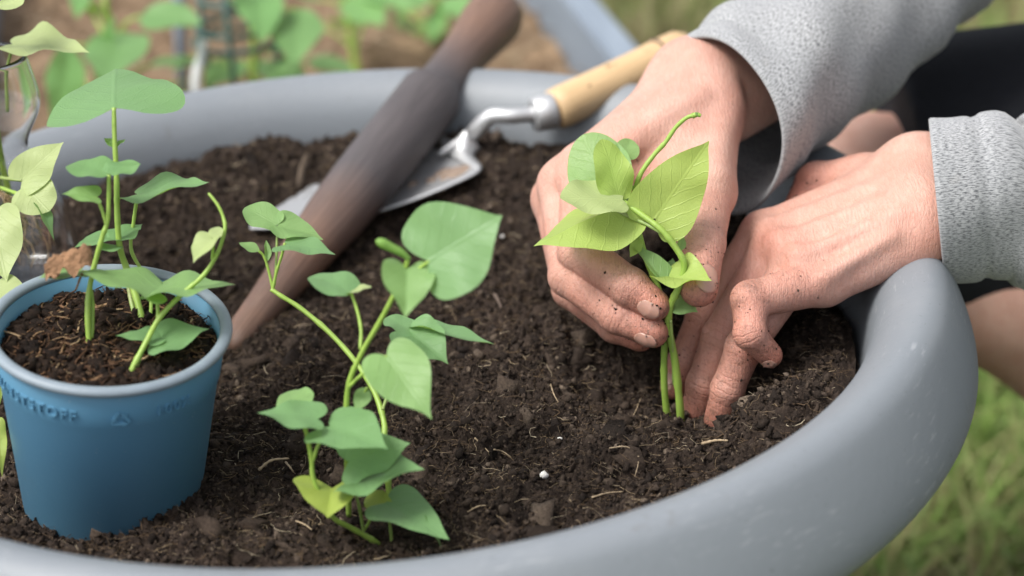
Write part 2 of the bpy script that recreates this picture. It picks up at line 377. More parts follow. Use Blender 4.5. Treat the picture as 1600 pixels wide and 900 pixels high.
bed = thing('raised_bed', B0 + bd*.6 - bp*.25, 'raised bed with grey boards and dry straw covered soil behind the planter', 'raised bed')
zz = np.array([0, 0, 1.])
LB = 2.1
for k, off in enumerate((.013, -.500)):
    boxmesh('board', B0 + bp*off + bd*LB/2 + zz*.15, (bp, bd, zz), (.0135, LB/2, .15), M_BOARD, bed)
for off in (-.002, LB+.013):
    boxmesh('end_board', B0 + bp*(-.2435) + bd*off + zz*.147, (bd, bp, zz), (.0125, .242, .147), M_BOARD, bed)
M_BEDSOIL = mat_soil('dry_bed_soil', (.13, .085, .052), (.29, .20, .125), (.46, .35, .235), .35)
nx, ny = 90, 320
S_, T_ = np.meshgrid(np.linspace(-.485, -.002, nx), np.linspace(.012, LB-.002, ny), indexing='ij')
PB = B0[None, None] + S_[..., None]*bp + T_[..., None]*bd; PB[..., 2] = .245 + .022*fbm(S_, T_, 9, 5, .6)
i_ = np.arange(nx*ny).reshape(nx, ny)
o = bigmesh('bed_soil', PB.reshape(-1, 3), np.stack([i_[:-1, :-1], i_[1:, :-1], i_[1:, 1:], i_[:-1, 1:]], -1).reshape(-1, 4), M_BEDSOIL); tag(o, 'dry brown soil filling the raised bed', kind='structure')

def fibres(name, n, sampler, l0, l1, r0, r1, mat, label, parent=None, cat=None, lift=.5, tonep=2.0, curl=1., fix=None):
    "thin curved three-sided strands lying on a surface; sampler(n) -> (n,3)"
    seg = 5; P = sampler(n); a = RNG.random(n)*2*math.pi; L = l0+(l1-l0)*RNG.random(n)**2.2; R = r0+(r1-r0)*RNG.random(n)**2
    da = RNG.normal(0, .55*curl, (n, seg)); dz = RNG.normal(.12*lift, .45*lift, (n, seg)); pts = np.zeros((n, seg+1, 3)); pts[:, 0] = P
    for s in range(seg):
        a = a+da[:, s]; st = np.stack([np.cos(a), np.sin(a), dz[:, s]*(1 if s < 2 else -.6)], 1); pts[:, s+1] = pts[:, s]+st*(L/seg)[:, None]
    V = np.zeros((n, seg+1, 3, 3))
    for k in range(3):
        off = np.stack([np.cos(a+k*2.094), np.sin(a+k*2.094), np.full(n, .8*math.cos(k*2.094))], 1)
        V[:, :, k] = pts + off[:, None]*(R[:, None]*np.linspace(1, .5, seg+1)[None])[..., None]
    base = (np.arange(n)*(seg+1)*3)[:, None, None]; q = []
    for s in range(seg):
        for k in range(3): q.append((s*3+k, s*3+(k+1) % 3, (s+1)*3+(k+1) % 3, (s+1)*3+k))
    F = (base+np.array(q)[None]).reshape(-1, 4)
    V = fix(V.reshape(-1, 3)) if fix else V.reshape(-1, 3)
    o = bigmesh(name, V, F, mat, parent); fattr(o, 'tone', np.repeat(RNG.random(n)**tonep, (seg+1)*3)); tag(o, label, cat, kind='stuff'); return o
def smp_bed(n):
    s = -.48*RNG.random(n); t = .02+1.6*RNG.random(n); p = B0+s[:, None]*bp+t[:, None]*bd; p[:, 2] = .252+.022*fbm(s, t, 9, 5, .6); return p
fibres('straw_litter', 3500, smp_bed, .01, .07, .0004, .0016, M_FIBRE, 'dry straw scattered over the raised bed', cat='straw', tonep=.7)

# ------------------------------------------------------------------ planter
PR, PA, PB_ = .24, .0219, .0250
prof = [(.0, .004), (.150, .004), (.165, .010), (.172, .02), (.190, .20), (.208, .33), (.218, .372), (.224, .386)]
lip = spline(np.array([(.232, -.0300), (.243, -.0300), (.252, -.0275), (.2590, -.0225), (.2622, -.0178), (.2630, -.0125), (.2610, -.0040), (.2565, .0070), (.2510, .0175), (.2470, .0226), (.2415, .0250), (.2350, .0238), (.2275, .0190), (.2218, .0110), (.2186, .0010), (.2172, -.0080), (.2164, -.0180)]), 60)   # rolled lip
prof += [(r_, RIMZ+z_) for r_, z_ in lip]
prof += [(.2130, .37), (.200, .30), (.185, .20), (.168, .03), (0, .03)]
planter = lathe('planter', prof, M_PLANTER, seg=220); tag(planter, 'large round grey plastic planter with thick rolled rim filled with soil', 'planter')

# ------------------------------------------------------------------ soil in the planter
def sstep(a, b, x): t = np.clip((x-a)/(b-a), 0, 1); return t*t*(3-2*t)
HOLE = onz(1075, 640, .383)
def soil_base(x, y):
    r = np.hypot(x, y); th = np.arctan2(y, x)
    z = .392 + 0*x
    z = z + .019*sstep(.12, .208, r)*sstep(-.2, .6, np.sin(th)+.35*(-np.cos(th)))
    z = z + .006*sstep(.16, .205, r)
    d = np.hypot((x-HOLE[0])/1.15, y-HOLE[1]); z = z - .0135*np.exp(-(d/.040)**3) + .0060*np.exp(-((d-.060)/.016)**2)
    m = onz(1205, 640, .40); z = z + .0115*np.exp(-((((x-m[0])/.021)**2+((y-m[1])/.019)**2))**1.6)
    m = onz(850, 720, .39); z = z - .003*np.exp(-(((x-m[0])/.05)**2+((y-m[1])/.03)**2))
    return z
def soil_h(x, y):
    lump = fbm(x, y, 24, 3, .55)*.0085
    cl = np.maximum(fbm(x+3, y-2, 80, 4, .66, True), -.25)*.0060
    fine = fbm(x-5, y+1, 300, 4, .72)*.0030
    return soil_base(x, y)+lump+cl+fine-.0015
nr, na = 330, 860
rr = .2135*np.linspace(0, 1, nr)**.9; aa = np.linspace(0, 2*math.pi, na, endpoint=False)
RR, AA = np.meshgrid(rr[1:], aa, indexing='ij'); X, Y = RR*np.cos(AA), RR*np.sin(AA); Z = soil_h(X, Y)
V = np.vstack([np.stack([X, Y, Z], -1).reshape(-1, 3), [[0, 0, float(soil_h(np.zeros(1), np.zeros(1))[0])]]])
i = np.arange((nr-1)*na).reshape(nr-1, na); i2 = np.roll(i, -1, 1)
F = np.stack([i[:-1], i[1:], i2[1:], i2[:-1]], -1).reshape(-1, 4)
soil = bigmesh('potting_soil', V, F, M_SOIL); tag(soil, 'dark crumbly potting soil filling the grey planter', 'soil', kind='stuff')

ico = bmesh.new(); bmesh.ops.create_icosphere(ico, subdivisions=1, radius=1); IV = np.array([v.co[:] for v in ico.verts]); IF = np.array([[v.index for v in f.verts] for f in ico.faces]); ico.free()
ICO1 = (IV, IF)
ico = bmesh.new(); bmesh.ops.create_icosphere(ico, subdivisions=2, radius=1); ICO2 = (np.array([v.co[:] for v in ico.verts]), np.array([[v.index for v in f.verts] for f in ico.faces])); ico.free()
def crumbs(name, n, sampler, s0, s1, power, mat, label, parent=None, cat=None, sink=.2, smooth=False, fix=None, fine=False):
    IV, IF = ICO2 if fine else ICO1
    P = sampler(n); s = s0+(s1-s0)*RNG.random(n)**power
    A = RNG.normal(size=(n, 3, 3)); Q, _ = np.linalg.qr(A); sc = .35+1.1*RNG.random((n, 1, 3))
    V = (IV[None]*(1+RNG.normal(0, .34, (n, len(IV), 1))))*sc; V = np.einsum('nij,nkj->nki', Q, V)*s[:, None, None]
    V += P[:, None]; V[:, :, 2] += (s*(.35-sink))[:, None]
    F = (IF[None]+(np.arange(n)*len(IV))[:, None, None]).reshape(-1, 3)
    V = fix(V.reshape(-1, 3)) if fix else V.reshape(-1, 3)
    o = bigmesh(name, V, F, mat, parent, smooth=smooth); fattr(o, 'tone', np.repeat(RNG.random(n), len(IV))); tag(o, label, cat, kind='stuff'); return o
def smp_soil(n, rmax=.209):
    r = rmax*np.sqrt(RNG.random(n)); a = RNG.random(n)*2*math.pi; x, y = r*np.cos(a), r*np.sin(a)
    return np.stack([x, y, soil_h(x, y)], 1)
crumbs('fine_soil_crumbs', 62000, smp_soil, .0003, .0010, 1.6, M_CLOD, 'finest grains of dark potting soil', cat='soil')
crumbs('soil_crumbs', 13000, smp_soil, .0008, .0022, 3., M_CLOD, 'loose crumbs of dark potting soil', cat='soil')
crumbs('soil_clods', 1100, smp_soil, .0018, .0060, 2.4, M_CLOD, 'larger clods of potting soil', cat='soil', sink=.95, fine=True)
fibres('root_fibres', 22000, lambda n: smp_soil(n)+np.array([0, 0, .0008]), .002, .015, .00006, .00022, M_FIBRE, 'fine dry root fibres scattered on the potting soil', cat='fibres', lift=.7, tonep=1.6, curl=1.3)

# single bits one can point at
M_PERL = mat_plain('white_perlite', (.72, .70, .66), .8, nscale=400, var=.1, bump=.5, bdist=.001)
M_STRAW = mat_plain('dry_straw', (.36, .27, .17), .7, nscale=300, var=.3, bump=.4)
M_CHIP = mat_plain('bark_chip', (.12, .085, .065), .85, nscale=200, var=.4, bump=.6, bdist=.002)
def on_soil(px, py):
    z = .392
    for _ in range(12):
        p = onz(px, py, z); z = float(soil_h(np.array([p[0]]), np.array([p[1]]))[0])
    return onz(px, py, z)
def perlite(px, py, s, label):
    c = on_soil(px, py); rg = np.random.default_rng(int(px*7+py)); bm = bmesh.new(); bmesh.ops.create_icosphere(bm, subdivisions=2, radius=s)
    for v in bm.verts:
        v.co = Vector(np.array(v.co)*np.array([1, .75, .8])*(1+rg.normal(0, .10)) + c + np.array([0, 0, s*.55]))
    me = bpy.data.meshes.new('perlite_grain'); bm.to_mesh(me); bm.free(); o = link('perlite_grain', me, M_PERL)
    return tag(o, label, 'perlite', 'white perlite grains on the soil')
def strand(name, pts, r, mat, label, cat, group=None, lift=.0017, flat=1.):
    P = spline([on_soil(x, y)+np.array([0, 0, lift*(1+.5*(k % 2))]) for k, (x, y) in enumerate(pts)], 5*len(pts))
    o = tube(name, P, .62*r*(1+.25*np.sin(np.arange(len(P))*2.1))*np.linspace(1, .5, len(P)), mat, None, 7); return tag(o, label, cat, group)
perlite(850, 746, .0019, 'largest white perlite grain lying on the open soil'); perlite(875, 688, .0011, 'small white perlite grain on open soil between two seedlings')
perlite(451, 558, .0009, 'small white perlite grain beside the tall diagonal stem'); perlite(785, 371, .0011, 'white perlite grain beyond the broadest leaf of the front seedling')
perlite(545, 440, .0012, 'white perlite grain near the dibber')
strand('straw_piece', [(1097, 699), (1118, 697), (1137, 694)], .0012, M_STRAW, 'thick pale straw piece on the soil near the planting hole', 'straw')
strand('root_strand', [(952, 706), (980, 707), (996, 720), (997, 735), (992, 750)], .00045, M_STRAW, 'curled pale root strand in front of the planting hole', 'root')
strand('root_strand', [(997, 719), (1008, 724), (1016, 721)], .00035, M_STRAW, 'short pale root strand branching off the curled one', 'root')
strand('straw_piece', [(405, 740), (425, 728), (452, 722)], .0011, M_STRAW, 'frayed pale straw piece left of the front seedling', 'straw')
strand('straw_piece', [(447, 728), (455, 740), (462, 748)], .0008, M_STRAW, 'short brownish straw piece crossing the frayed pale one', 'straw')
strand('straw_piece', [(742, 690), (752, 702), (764, 712)], .0006, M_STRAW, 'thin tan straw piece slanting on open soil', 'straw')
strand('straw_piece', [(772, 708), (786, 714), (799, 720)], .0005, M_STRAW, 'thin tan straw piece pointing at the perlite grains', 'straw')
strand('straw_piece', [(925, 783), (950, 779), (974, 774)], .0006, M_STRAW, 'long straight straw piece near the front rim', 'straw')
strand('root_strand', [(728, 808), (748, 800), (772, 796)], .0006, M_STRAW, 'pale root strand beside the drooping leaf tip', 'root')
strand('root_strand', [(463, 820), (478, 829), (488, 834)], .0006, M_STRAW, 'white root bit in front of the yellowing leaf', 'root')
strand('root_strand', [(1001, 628), (996, 644), (990, 654)], .0004, M_STRAW, 'upright pale root strand left of the held stems', 'root')
strand('root_strand', [(860, 604), (866, 625), (876, 640)], .0005, M_STRAW, 'tan root strand on soil below the lower fingertip', 'root')
strand('bark_chip', [(771, 460), (778, 476), (784, 486)], .0016, M_CHIP, 'dark bark chip on the soil beyond the front seedling', 'bark')
strand('bark_chip', [(640, 455), (662, 449)], .0014, M_CHIP, 'small bark chip behind the bright green leaf', 'bark')

# ------------------------------------------------------------------ leaf and stem builders
HALF = {  # half outlines, x along the midrib from petiole (0) to tip (1), y half width
 'heart': [(0, 0), (-.07, .07), (-.125, .18), (-.125, .30), (-.05, .41), (.09, .475), (.26, .48), (.44, .42), (.60, .31), (.74, .19), (.86, .085), (.94, .03), (1, 0)],
 'broad': [(0, 0), (-.06, .09), (-.13, .22), (-.15, .37), (-.07, .52), (.10, .60), (.30, .585), (.50, .49), (.68, .34), (.82, .19), (.92, .07), (1, 0)],
 'round': [(0, 0), (-.03, .12), (-.04, .26), (.02, .40), (.18, .49), (.40, .52), (.62, .48), (.80, .38), (.93, .22), (.985, .08), (1, 0)],
 'oval':  [(0, 0), (.02, .05), (.08, .15), (.2, .26), (.36, .33), (.52, .33), (.68, .27), (.82, .17), (.93, .07), (1, 0)],
 'long':  [(0, 0), (-.05, .08), (-.08, .18), (-.02, .29), (.12, .34), (.32, .30), (.52, .22), (.70, .14), (.85, .065), (1, 0)],
}
def leaf(parent, base, tip, n, shape, mat, width=1., fold=.12, curl=.1, wave=.045, twist=0., skew=0., seed=0, name='leaf', rings=11, m=30, label=None):
    rg = np.random.default_rng(seed+11); B, T = np.asarray(base, float), np.asarray(tip, float)
    L = np.linalg.norm(T-B); ex = (T-B)/L; ez = np.asarray(n, float); ez = unit(ez-ex*np.dot(ez, ex)); ey = np.cross(ez, ex)
    H = spline(np.array(HALF[shape]), m+1); H[0] = (0, 0); H[-1] = (1, 0)
    out = np.vstack([H, H[1:-1][::-1]*np.array([1, -1])]); k = len(out)
    c = np.array([.04, 0.]); ph = rg.random(4)*6.28; ny = 3+2*rg.random()
    V, UVs = [], []
    for j in range(rings+1):
        s = j/rings; pts = c+(out-c)*s if j else np.repeat(c[None], 1, 0)
        for (x, y) in pts:
            yy = y*width*(1+.04*math.sin(7*x+ph[0]))
            e = min(1, abs(y)/.42)
            z = fold*abs(yy)*1.2 - curl*(x*x) + wave*e*s*math.sin(ny*2.2*x+ph[1]+(0 if y > 0 else 1.7)) + .012*math.sin(9*x+ph[2])*e + .008*math.sin(13*x+9*yy+ph[3])*s + twist*x*yy
            # side ribs puff the blade slightly between veins
            z += .004*e*(1-e)*4*abs(math.sin(math.pi*6.5*(x-.72*abs(y))))
            p = B+L*(x*ex + (yy+skew*x*x)*ey + z*ez); V.append(p); UVs.append((x, y))
    F = [(0, 1+a, 1+(a+1) % k) for a in range(k)]
    for j in range(1, rings):
        o0, o1 = 1+(j-1)*k, 1+j*k
        for a in range(k): F.append((o0+a, o1+a, o1+(a+1) % k, o0+(a+1) % k))
    o = mesh(name, V, F, mat, parent, uv=UVs)
    if label: o['label'] = label
    return o
def stem(parent, pts, r0, r1, mat, name='stem', sides=10, bumps=0.):
    P = spline([at(*p) for p in pts], max(8, 7*len(pts))); R = np.linspace(r0, r1, len(P))
    R = (1. if parent is sd else .86)*R*(1+(bumps or .05)*np.sin(np.arange(len(P))*.9+pts[0][0])+.18*(np.arange(len(P)) % 23 == 11))
    return tube(name, P, R, mat, parent, sides)
def leafpx(parent, b, t, n, shape, mat, **kw):
    return leaf(parent, at(*b), at(*t), cv(*n), shape, mat, **kw)

# ------------------------------------------------------------------ the seedling being planted
root = on_soil(1055, 650)
sd = thing('seedling', root, 'yellow green seedling held between fingers and planted in the hole', 'seedling')
stem(sd, [(1064, 668, .812), (1062, 630, .806), (1054, 560, .797), (1045, 515, .791), (1047, 480, .786), (1062, 445, .781), (1069, 413, .777), (1055, 386, .775), (1032, 358, .774), (1006, 338, .776), (972, 314, .779)], .0017, .0012, M_STEM, bumps=.04)
stem(sd, [(1043, 655, .814), (1038, 605, .806), (1038, 550, .799), (1042, 505, .794), (1032, 460, .791), (1012, 410, .787), (1000, 370, .785), (993, 330, .784), (992, 300, .785), (1002, 270, .784), (1022, 242, .783), (1040, 222, .781), (1056, 199, .779), (1073, 184, .777), (1086, 180, .776)], .0015, .0008, M_STEM)
stem(sd, [(1082, 181, .7763), (1089, 179, .7758), (1095, 181, .7755)], .0012, .0007, M_STEM, 'shoot_tip')
stem(sd, [(1033, 363, .7745), (1010, 350, .777), (980, 337, .781), (955, 325, .785)], .0009, .0007, M_STEMP, 'petiole')
stem(sd, [(992, 297, .785), (981, 285, .786), (975, 265, .787), (976, 247, .788)], .0009, .0006, M_STEM, 'petiole')
stem(sd, [(1000, 372, .785), (988, 372, .784), (983, 368, .783), (977, 350, .783)], .0007, .0006, M_STEM, 'petiole')
stem(sd, [(1048, 500, .787), (1051, 540, .793), (1052, 600, .803)], .0006, .0005, M_STEMP, 'petiole')
leafpx(sd, (1024, 341, .778), (1108, 219, .772), (.15, .12, 1), 'broad', M_LEAFY, width=.60, fold=.10, curl=-.03, wave=.03, seed=1)
leafpx(sd, (955, 302, .784), (908, 208, .792), (-.25, .25, 1), 'round', M_LEAFB, width=.86, fold=.05, curl=.10, seed=2)
leafpx(sd, (967, 310, .777), (946, 217, .772), (.25, .1, 1), 'round', M_LEAFY, width=.60, fold=.12, curl=.08, skew=.04, seed=3)
leafpx(sd, (973, 312, .776), (877, 305, .766), (.0, .85, .9), 'round', M_LEAFP, width=.72, fold=.10, curl=.06, seed=4)
leafpx(sd, (970, 322, .785), (832, 372, .772), (.1, 1, .52), 'heart', M_LEAFY, width=.92, fold=-.30, curl=.10, wave=.04, seed=5)
leafpx(sd, (976, 246, .788), (986, 216, .792), (.1, .2, 1), 'round', M_LEAFB, width=1., seed=6)
leafpx(sd, (968, 330, .790), (980, 300, .796), (.4, .1, 1), 'round', M_LEAFB, width=.8, seed=7)
leafpx(sd, (1046, 432, .782), (1114, 443, .764), (-.05, .75, .75), 'heart', M_LEAFY, width=.85, fold=.35, curl=-.05, wave=.10, seed=8)
leafpx(sd, (1036, 440, .781), (982, 364, .782), (.65, .35, .6), 'long', M_LEAFB, width=.75, fold=.45, curl=.18, seed=9)
leafpx(sd, (1056, 468, .790), (1090, 486, .785), (-.1, .5, 1), 'heart', M_LEAFB, width=1.2, fold=.1, curl=.1, seed=10)
leafpx(sd, (1046, 440, .790), (1052, 402, .793), (.1, .3, 1), 'heart', M_LEAF, width=1.2, fold=.1, curl=.1, seed=12)
leafpx(sd, (1061, 392, .780), (1069, 369, .780), (.5, .2, 1), 'oval', M_LEAFB, width=1., seed=13)
leafpx(sd, (985, 372, .783), (972, 352, .782), (.2, .3, 1), 'oval', M_LEAFY, width=1., seed=14)
leafpx(sd, (1000, 372, .784), (986, 400, .779), (.3, .3, .9), 'oval', M_LEAFY, width=.8, fold=.3, seed=15)
leafpx(sd, (1094, 181, .7756), (1086, 176, .774), (.2, .3, 1), 'oval', M_LEAFB, width=.8, seed=16)

# ------------------------------------------------------------------ seedling in front
f0 = on_soil(592, 852)
fs = thing('seedling', f0, 'leafy green seedling planted near the front rim with two tall stems', 'seedling')
D = .712
stem(fs, [(600, 858, .724), (590, 849, .717), (567, 835, .713), (545, 823, .710), (521, 809, .706), (503, 780, .702), (489, 745, .699), (487, 720, .697), (482, 692, .694), (475, 662, .691)], 0.00133, 0.00088, M_STEM)
stem(fs, [(488, 722, .697), (496, 698, .695), (508, 678, .694), (515, 668, .694)], 0.00078, 0.00064, M_STEM, 'petiole')
stem(fs, [(568, 834, .713), (564, 805, .710), (556, 770, .705), (553, 752, .703)], 0.00070, 0.00064, M_STEMP, 'petiole')
stem(fs, [(566, 832, .714), (577, 815, .713), (587, 790, .712)], 0.00070, 0.00064, M_STEM, 'petiole')
stem(fs, [(612, 846, .716), (609, 815, .713), (606, 786, .709)], 0.00070, 0.00064, M_STEMP, 'petiole')
stem(fs, [(545, 806, .722), (544, 760, .716), (541, 700, .708), (541, 640, .702), (546, 596, .697), (566, 550, .692), (592, 505, .686), (612, 468, .681), (630, 430, .676), (638, 402, .673)], 0.00125, 0.00096, M_STEM)
stem(fs, [(600, 690, .726), (600, 660, .730), (586, 615, .735), (556, 566, .741), (515, 520, .745), (470, 482, .748), (440, 463, .749), (424, 452, .750)], 0.00133, 0.00104, M_STEM)
stem(fs, [(612, 830, .728), (607, 760, .726), (600, 690, .726)], 0.00133, 0.00136, M_STEM)
stem(fs, [(427, 455, .750), (419, 420, .749), (412, 400, .748), (404, 392, .747)], 0.00070, 0.00056, M_STEM, 'petiole')
stem(fs, [(426, 454, .750), (432, 425, .748), (440, 400, .746), (445, 380, .744)], 0.00078, 0.00064, M_STEM, 'petiole')
stem(fs, [(429, 445, .751), (432, 400, .752), (433, 352, .753)], 0.00062, 0.00056, M_STEMP, 'petiole')
stem(fs, [(546, 604, .697), (560, 590, .694), (580, 575, .690), (604, 556, .686)], 0.00078, 0.00064, M_STEM, 'petiole')
stem(fs, [(563, 545, .693), (564, 515, .695), (558, 485, .697), (549, 459, .698)], 0.00078, 0.00064, M_STEM, 'petiole')
stem(fs, [(640, 440, .676), (655, 420, .674), (671, 408, .672)], 0.00078, 0.00064, M_STEM, 'petiole')
stem(fs, [(598, 640, .729), (603, 625, .731), (614, 600, .733), (626, 560, .734), (648, 520, .735)], 0.00070, 0.00056, M_STEMP, 'petiole')
stem(fs, [(556, 640, .705), (566, 620, .703), (574, 605, .702)], 0.00062, 0.00056, M_STEM, 'petiole')
L = lambda b, t, n, s, mt, **k: leafpx(fs, b, t, n, s, mt, **k)
L((496, 655, .691), (402, 641, .690), (.05, 1, .45), 'heart', M_LEAF, width=1.05, fold=.10, curl=.05, seed=20)
L((468, 640, .700), (452, 606, .712), (-.2, .8, .6), 'round', M_LEAFB, width=.9, fold=.1, seed=36)
L((515, 667, .693), (604, 692, .676), (.05, .85, .6), 'heart', M_LEAF, width=1.0, fold=.12, curl=.1, seed=21)
L((545, 722, .703), (640, 690, .700), (.05, .7, .8), 'broad', M_LEAF, width=.75, fold=.05, curl=.05, seed=22)
L((553, 751, .702), (662, 729, .688), (.02, .9, .5), 'heart', M_LEAF, width=1.05, fold=.15, curl=.03, wave=.06, seed=23)
L((603, 785, .708), (702, 838, .690), (.15, .8, .65), 'long', M_LEAF, width=1.1, fold=.12, curl=.05, seed=24)
L((668, 808, .700), (692, 856, .697), (.9, .3, .5), 'long', M_LEAF, width=.5, fold=.2, curl=.05, seed=37)
L((519, 763, .704), (512, 807, .690), (.0, .9, .6), 'broad', M_LEAFYS, width=1.35, fold=.35, curl=.05, seed=25)
L((570, 780, .714), (612, 786, .706), (.0, .6, 1), 'oval', M_LEAFYS, width=1.0, fold=.2, seed=35)
L((604, 556, .686), (674, 650, .672), (.15, .25, 1), 'heart', M_LEAFB, width=.80, fold=.12, curl=.08, seed=26)
L((640, 520, .735), (700, 562, .722), (-.1, .8, .6), 'heart', M_LEAF, width=.95, fold=.25, seed=27)
L((648, 522, .735), (604, 491, .742), (.25, .75, .6), 'round', M_LEAF, width=.75, fold=.12, seed=38)
L((662, 512, .742), (772, 543, .722), (.06, 1, .18), 'long', M_LEAF, width=.8, fold=.2, curl=-.03, seed=28)
L((670, 408, .672), (784, 336, .668), (-.12, .22, 1), 'broad', M_LEAF, width=.98, fold=.08, curl=.04, wave=.03, seed=29)
L((636, 420, .674), (634, 494, .661), (.2, .35, 1), 'broad', M_LEAFB, width=.72, fold=.30, curl=.05, seed=30)
L((549, 458, .698), (487, 424, .706), (.0, .95, .38), 'round', M_LEAF, width=.9, fold=.1, seed=31)
L((547, 457, .698), (578, 446, .694), (.0, .95, .35), 'round', M_LEAFP, width=.9, fold=.1, seed=39)
L((433, 351, .752), (382, 320, .757), (.1, .6, .8), 'round', M_LEAFB, width=.75, fold=.1, seed=32)
L((435, 353, .752), (506, 369, .750), (-.1, .8, .6), 'heart', M_LEAFB, width=.85, fold=.2, curl=.1, seed=33)
L((444, 382, .744), (524, 393, .734), (.05, .9, .45), 'long', M_LEAF, width=1.2, fold=.1, curl=.05, seed=34)
L((405, 393, .747), (374, 377, .748), (.0, .8, .6), 'oval', M_LEAFB, width=.9, seed=40)
L((418, 408, .748), (417, 374, .750), (.6, .2, 1), 'oval', M_LEAFB, width=.5, fold=.4, seed=41)
L((574, 606, .703), (556, 640, .699), (.2, .5, 1), 'oval', M_LEAFB, width=1., seed=42)
tube('rolled_leaf', spline([at(*q) for q in [(640, 405, .673), (628, 395, .672), (610, 386, .671), (596, 379, .670), (587, 376, .670)]], 20), np.interp(np.linspace(0, 1, 20), [0, .3, .7, .9, 1], [.0008, .0014, .0018, .0013, .0003]), M_LEAFB, fs, 12)

# ------------------------------------------------------------------ blue nursery pot
PC = onz(166, 800, .388); POT_R, POT_H, POT_B = .0428, .083, .0345
pc = np.array([PC[0], PC[1]+.012, .384])
TILT = Matrix.Rotation(math.radians(5.0), 4, 'X') @ Matrix.Rotation(math.radians(7.5), 4, 'Y')
PM = Matrix.Translation(Vector(pc)) @ TILT
pot = thing('nursery_pot', pc, 'blue plastic nursery pot with pale rim standing on the soil', 'plant pot')
rl = lambda z: POT_B+(POT_R-POT_B)*z/POT_H
wall = [(0, 0.), (POT_B-.004, 0.), (POT_B-.0012, .0012), (POT_B, .004), (rl(.064), .064), (rl(.065)+.0007, .0655), (rl(.0775)+.0007, .0775), (rl(.079)-.0004, POT_H-.004), (rl(.08)-.0008, POT_H-.001), (rl(.08)-.0016, POT_H-.001), (rl(.065)-.0012, .065), (rl(.02)-.0012, .02), (0, .02)]
lathe('wall', wall, M_POT, pot, PM, 128)
a_ = np.linspace(0, 2*math.pi, 15)[:-1]
lathe('rim', [(rl(.08)+.0010+.0024*math.cos(t), POT_H+.0000+.0019*math.sin(t)) for t in a_], M_POTRIM, pot, PM, 128, close=True)
# raised lettering and recycling mark, bent round the pot
def wrap(name, polysV, F, label, depth=.0011):
    V = []
    for (u, zz_, d) in polysV:
        r = rl(.071)+.0005+d*depth; a = u/rl(.07); V.append(PM @ Vector((r*math.cos(a), r*math.sin(a), zz_)))
    o = mesh(name, V, F, M_POT, pot, smooth=False); o['label'] = label
    bm = bmesh.new(); bm.from_mesh(o.data); bmesh.ops.remove_doubles(bm, verts=bm.verts[:], dist=1e-6); bmesh.ops.recalc_face_normals(bm, faces=bm.faces[:]); bm.to_mesh(o.data); bm.free(); return o
def wrapped_text(txt, ang, size, z):
    c = bpy.data.curves.new('txt', 'FONT'); c.body = txt; c.size = size; c.align_x = 'CENTER'; c.space_character = 1.18; c.extrude = .0005; c.resolution_u = 3
    to = bpy.data.objects.new('txt', c); COL.objects.link(to); dg = bpy.context.evaluated_depsgraph_get(); dg.update()
    me = bpy.data.meshes.new_from_object(to.evaluated_get(dg)); COL.objects.unlink(to)
    V = [(ang*rl(.07)+v.co.x, z+v.co.y, 1. if v.co.z > 0 else -1.) for v in me.vertices]; F = [tuple(p.vertices) for p in me.polygons]; return V, F
A0 = -math.pi/2
V, F = wrapped_text('KUNSTSTOFF', A0-.62, .0060, .0692); wrap('raised_lettering', V, F, 'raised letters reading KUNSTSTOFF')
V, F = wrapped_text('100%', A0+.72, .0060, .0692); wrap('raised_lettering', V, F, 'raised characters reading 100%')
V, F = [], []
for k in range(3):                              # three chasing arrows
    a0 = math.pi/2+k*2*math.pi/3; a1 = a0+2*math.pi/3; p0 = np.array([math.cos(a0), math.sin(a0)])*.0042; p1 = np.array([math.cos(a1), math.sin(a1)])*.0042
    d = unit(p1-p0); nn = np.array([-d[1], d[0]]); ln = np.linalg.norm(p1-p0)
    for (s0, s1, w0, w1) in ((.10, .62, .0005, .0005), (.60, .88, .0013, .0001)):
        b = len(V)
        for dd in (-1., 1.):
            for (s, w) in ((s0, -w0), (s1, -w1), (s1, w1), (s0, w0)):
                q = p0+d*ln*s+nn*w; V.append(((A0+.24)*rl(.07)+q[0], .0703+q[1]*.85, dd))
        F += [(b+4, b+5, b+6, b+7), (b, b+1, b+5, b+4), (b+1, b+2, b+6, b+5), (b+2, b+3, b+7, b+6), (b+3, b, b+4, b+7)]
wrap('recycling_mark', V, F, 'raised triangle of three arrows')
# compost inside
nr, na = 60, 200; RR, AA = np.meshgrid(np.linspace(.0003, rl(.075)-.0012, nr), np.linspace(0, 2*math.pi, na, endpoint=False), indexing='ij')
X, Y = RR*np.cos(AA), RR*np.sin(AA)
def pot_h(x, y): return .0752+.0026*fbm(x+1, y+2, 60, 4, .6)+.0018*np.maximum(0, fbm(x, y, 190, 3, .6, True))-.0015*sstep(.03, .041, np.hypot(x, y))
Z = pot_h(X, Y); V = np.array([PM @ Vector(p) for p in np.stack([X, Y, Z], -1).reshape(-1, 3)]); i = np.arange(nr*na).reshape(nr, na); i2 = np.roll(i, -1, 1)
o = bigmesh('compost', V, np.stack([i[:-1], i[1:], i2[1:], i2[:-1]], -1).reshape(-1, 4), M_POTSOIL, pot); o['kind'] = 'stuff'; o['label'] = 'dark fibrous compost filling the blue pot'
def smp_pot(n):
    r = .0400*np.sqrt(RNG.random(n)); a = RNG.random(n)*6.283; x, y = r*np.cos(a), r*np.sin(a); z = pot_h(x, y)
    return np.array([PM @ Vector(p) for p in np.stack([x, y, z], 1)])
_PMn = np.array(PM); _PMi = np.linalg.inv(_PMn)
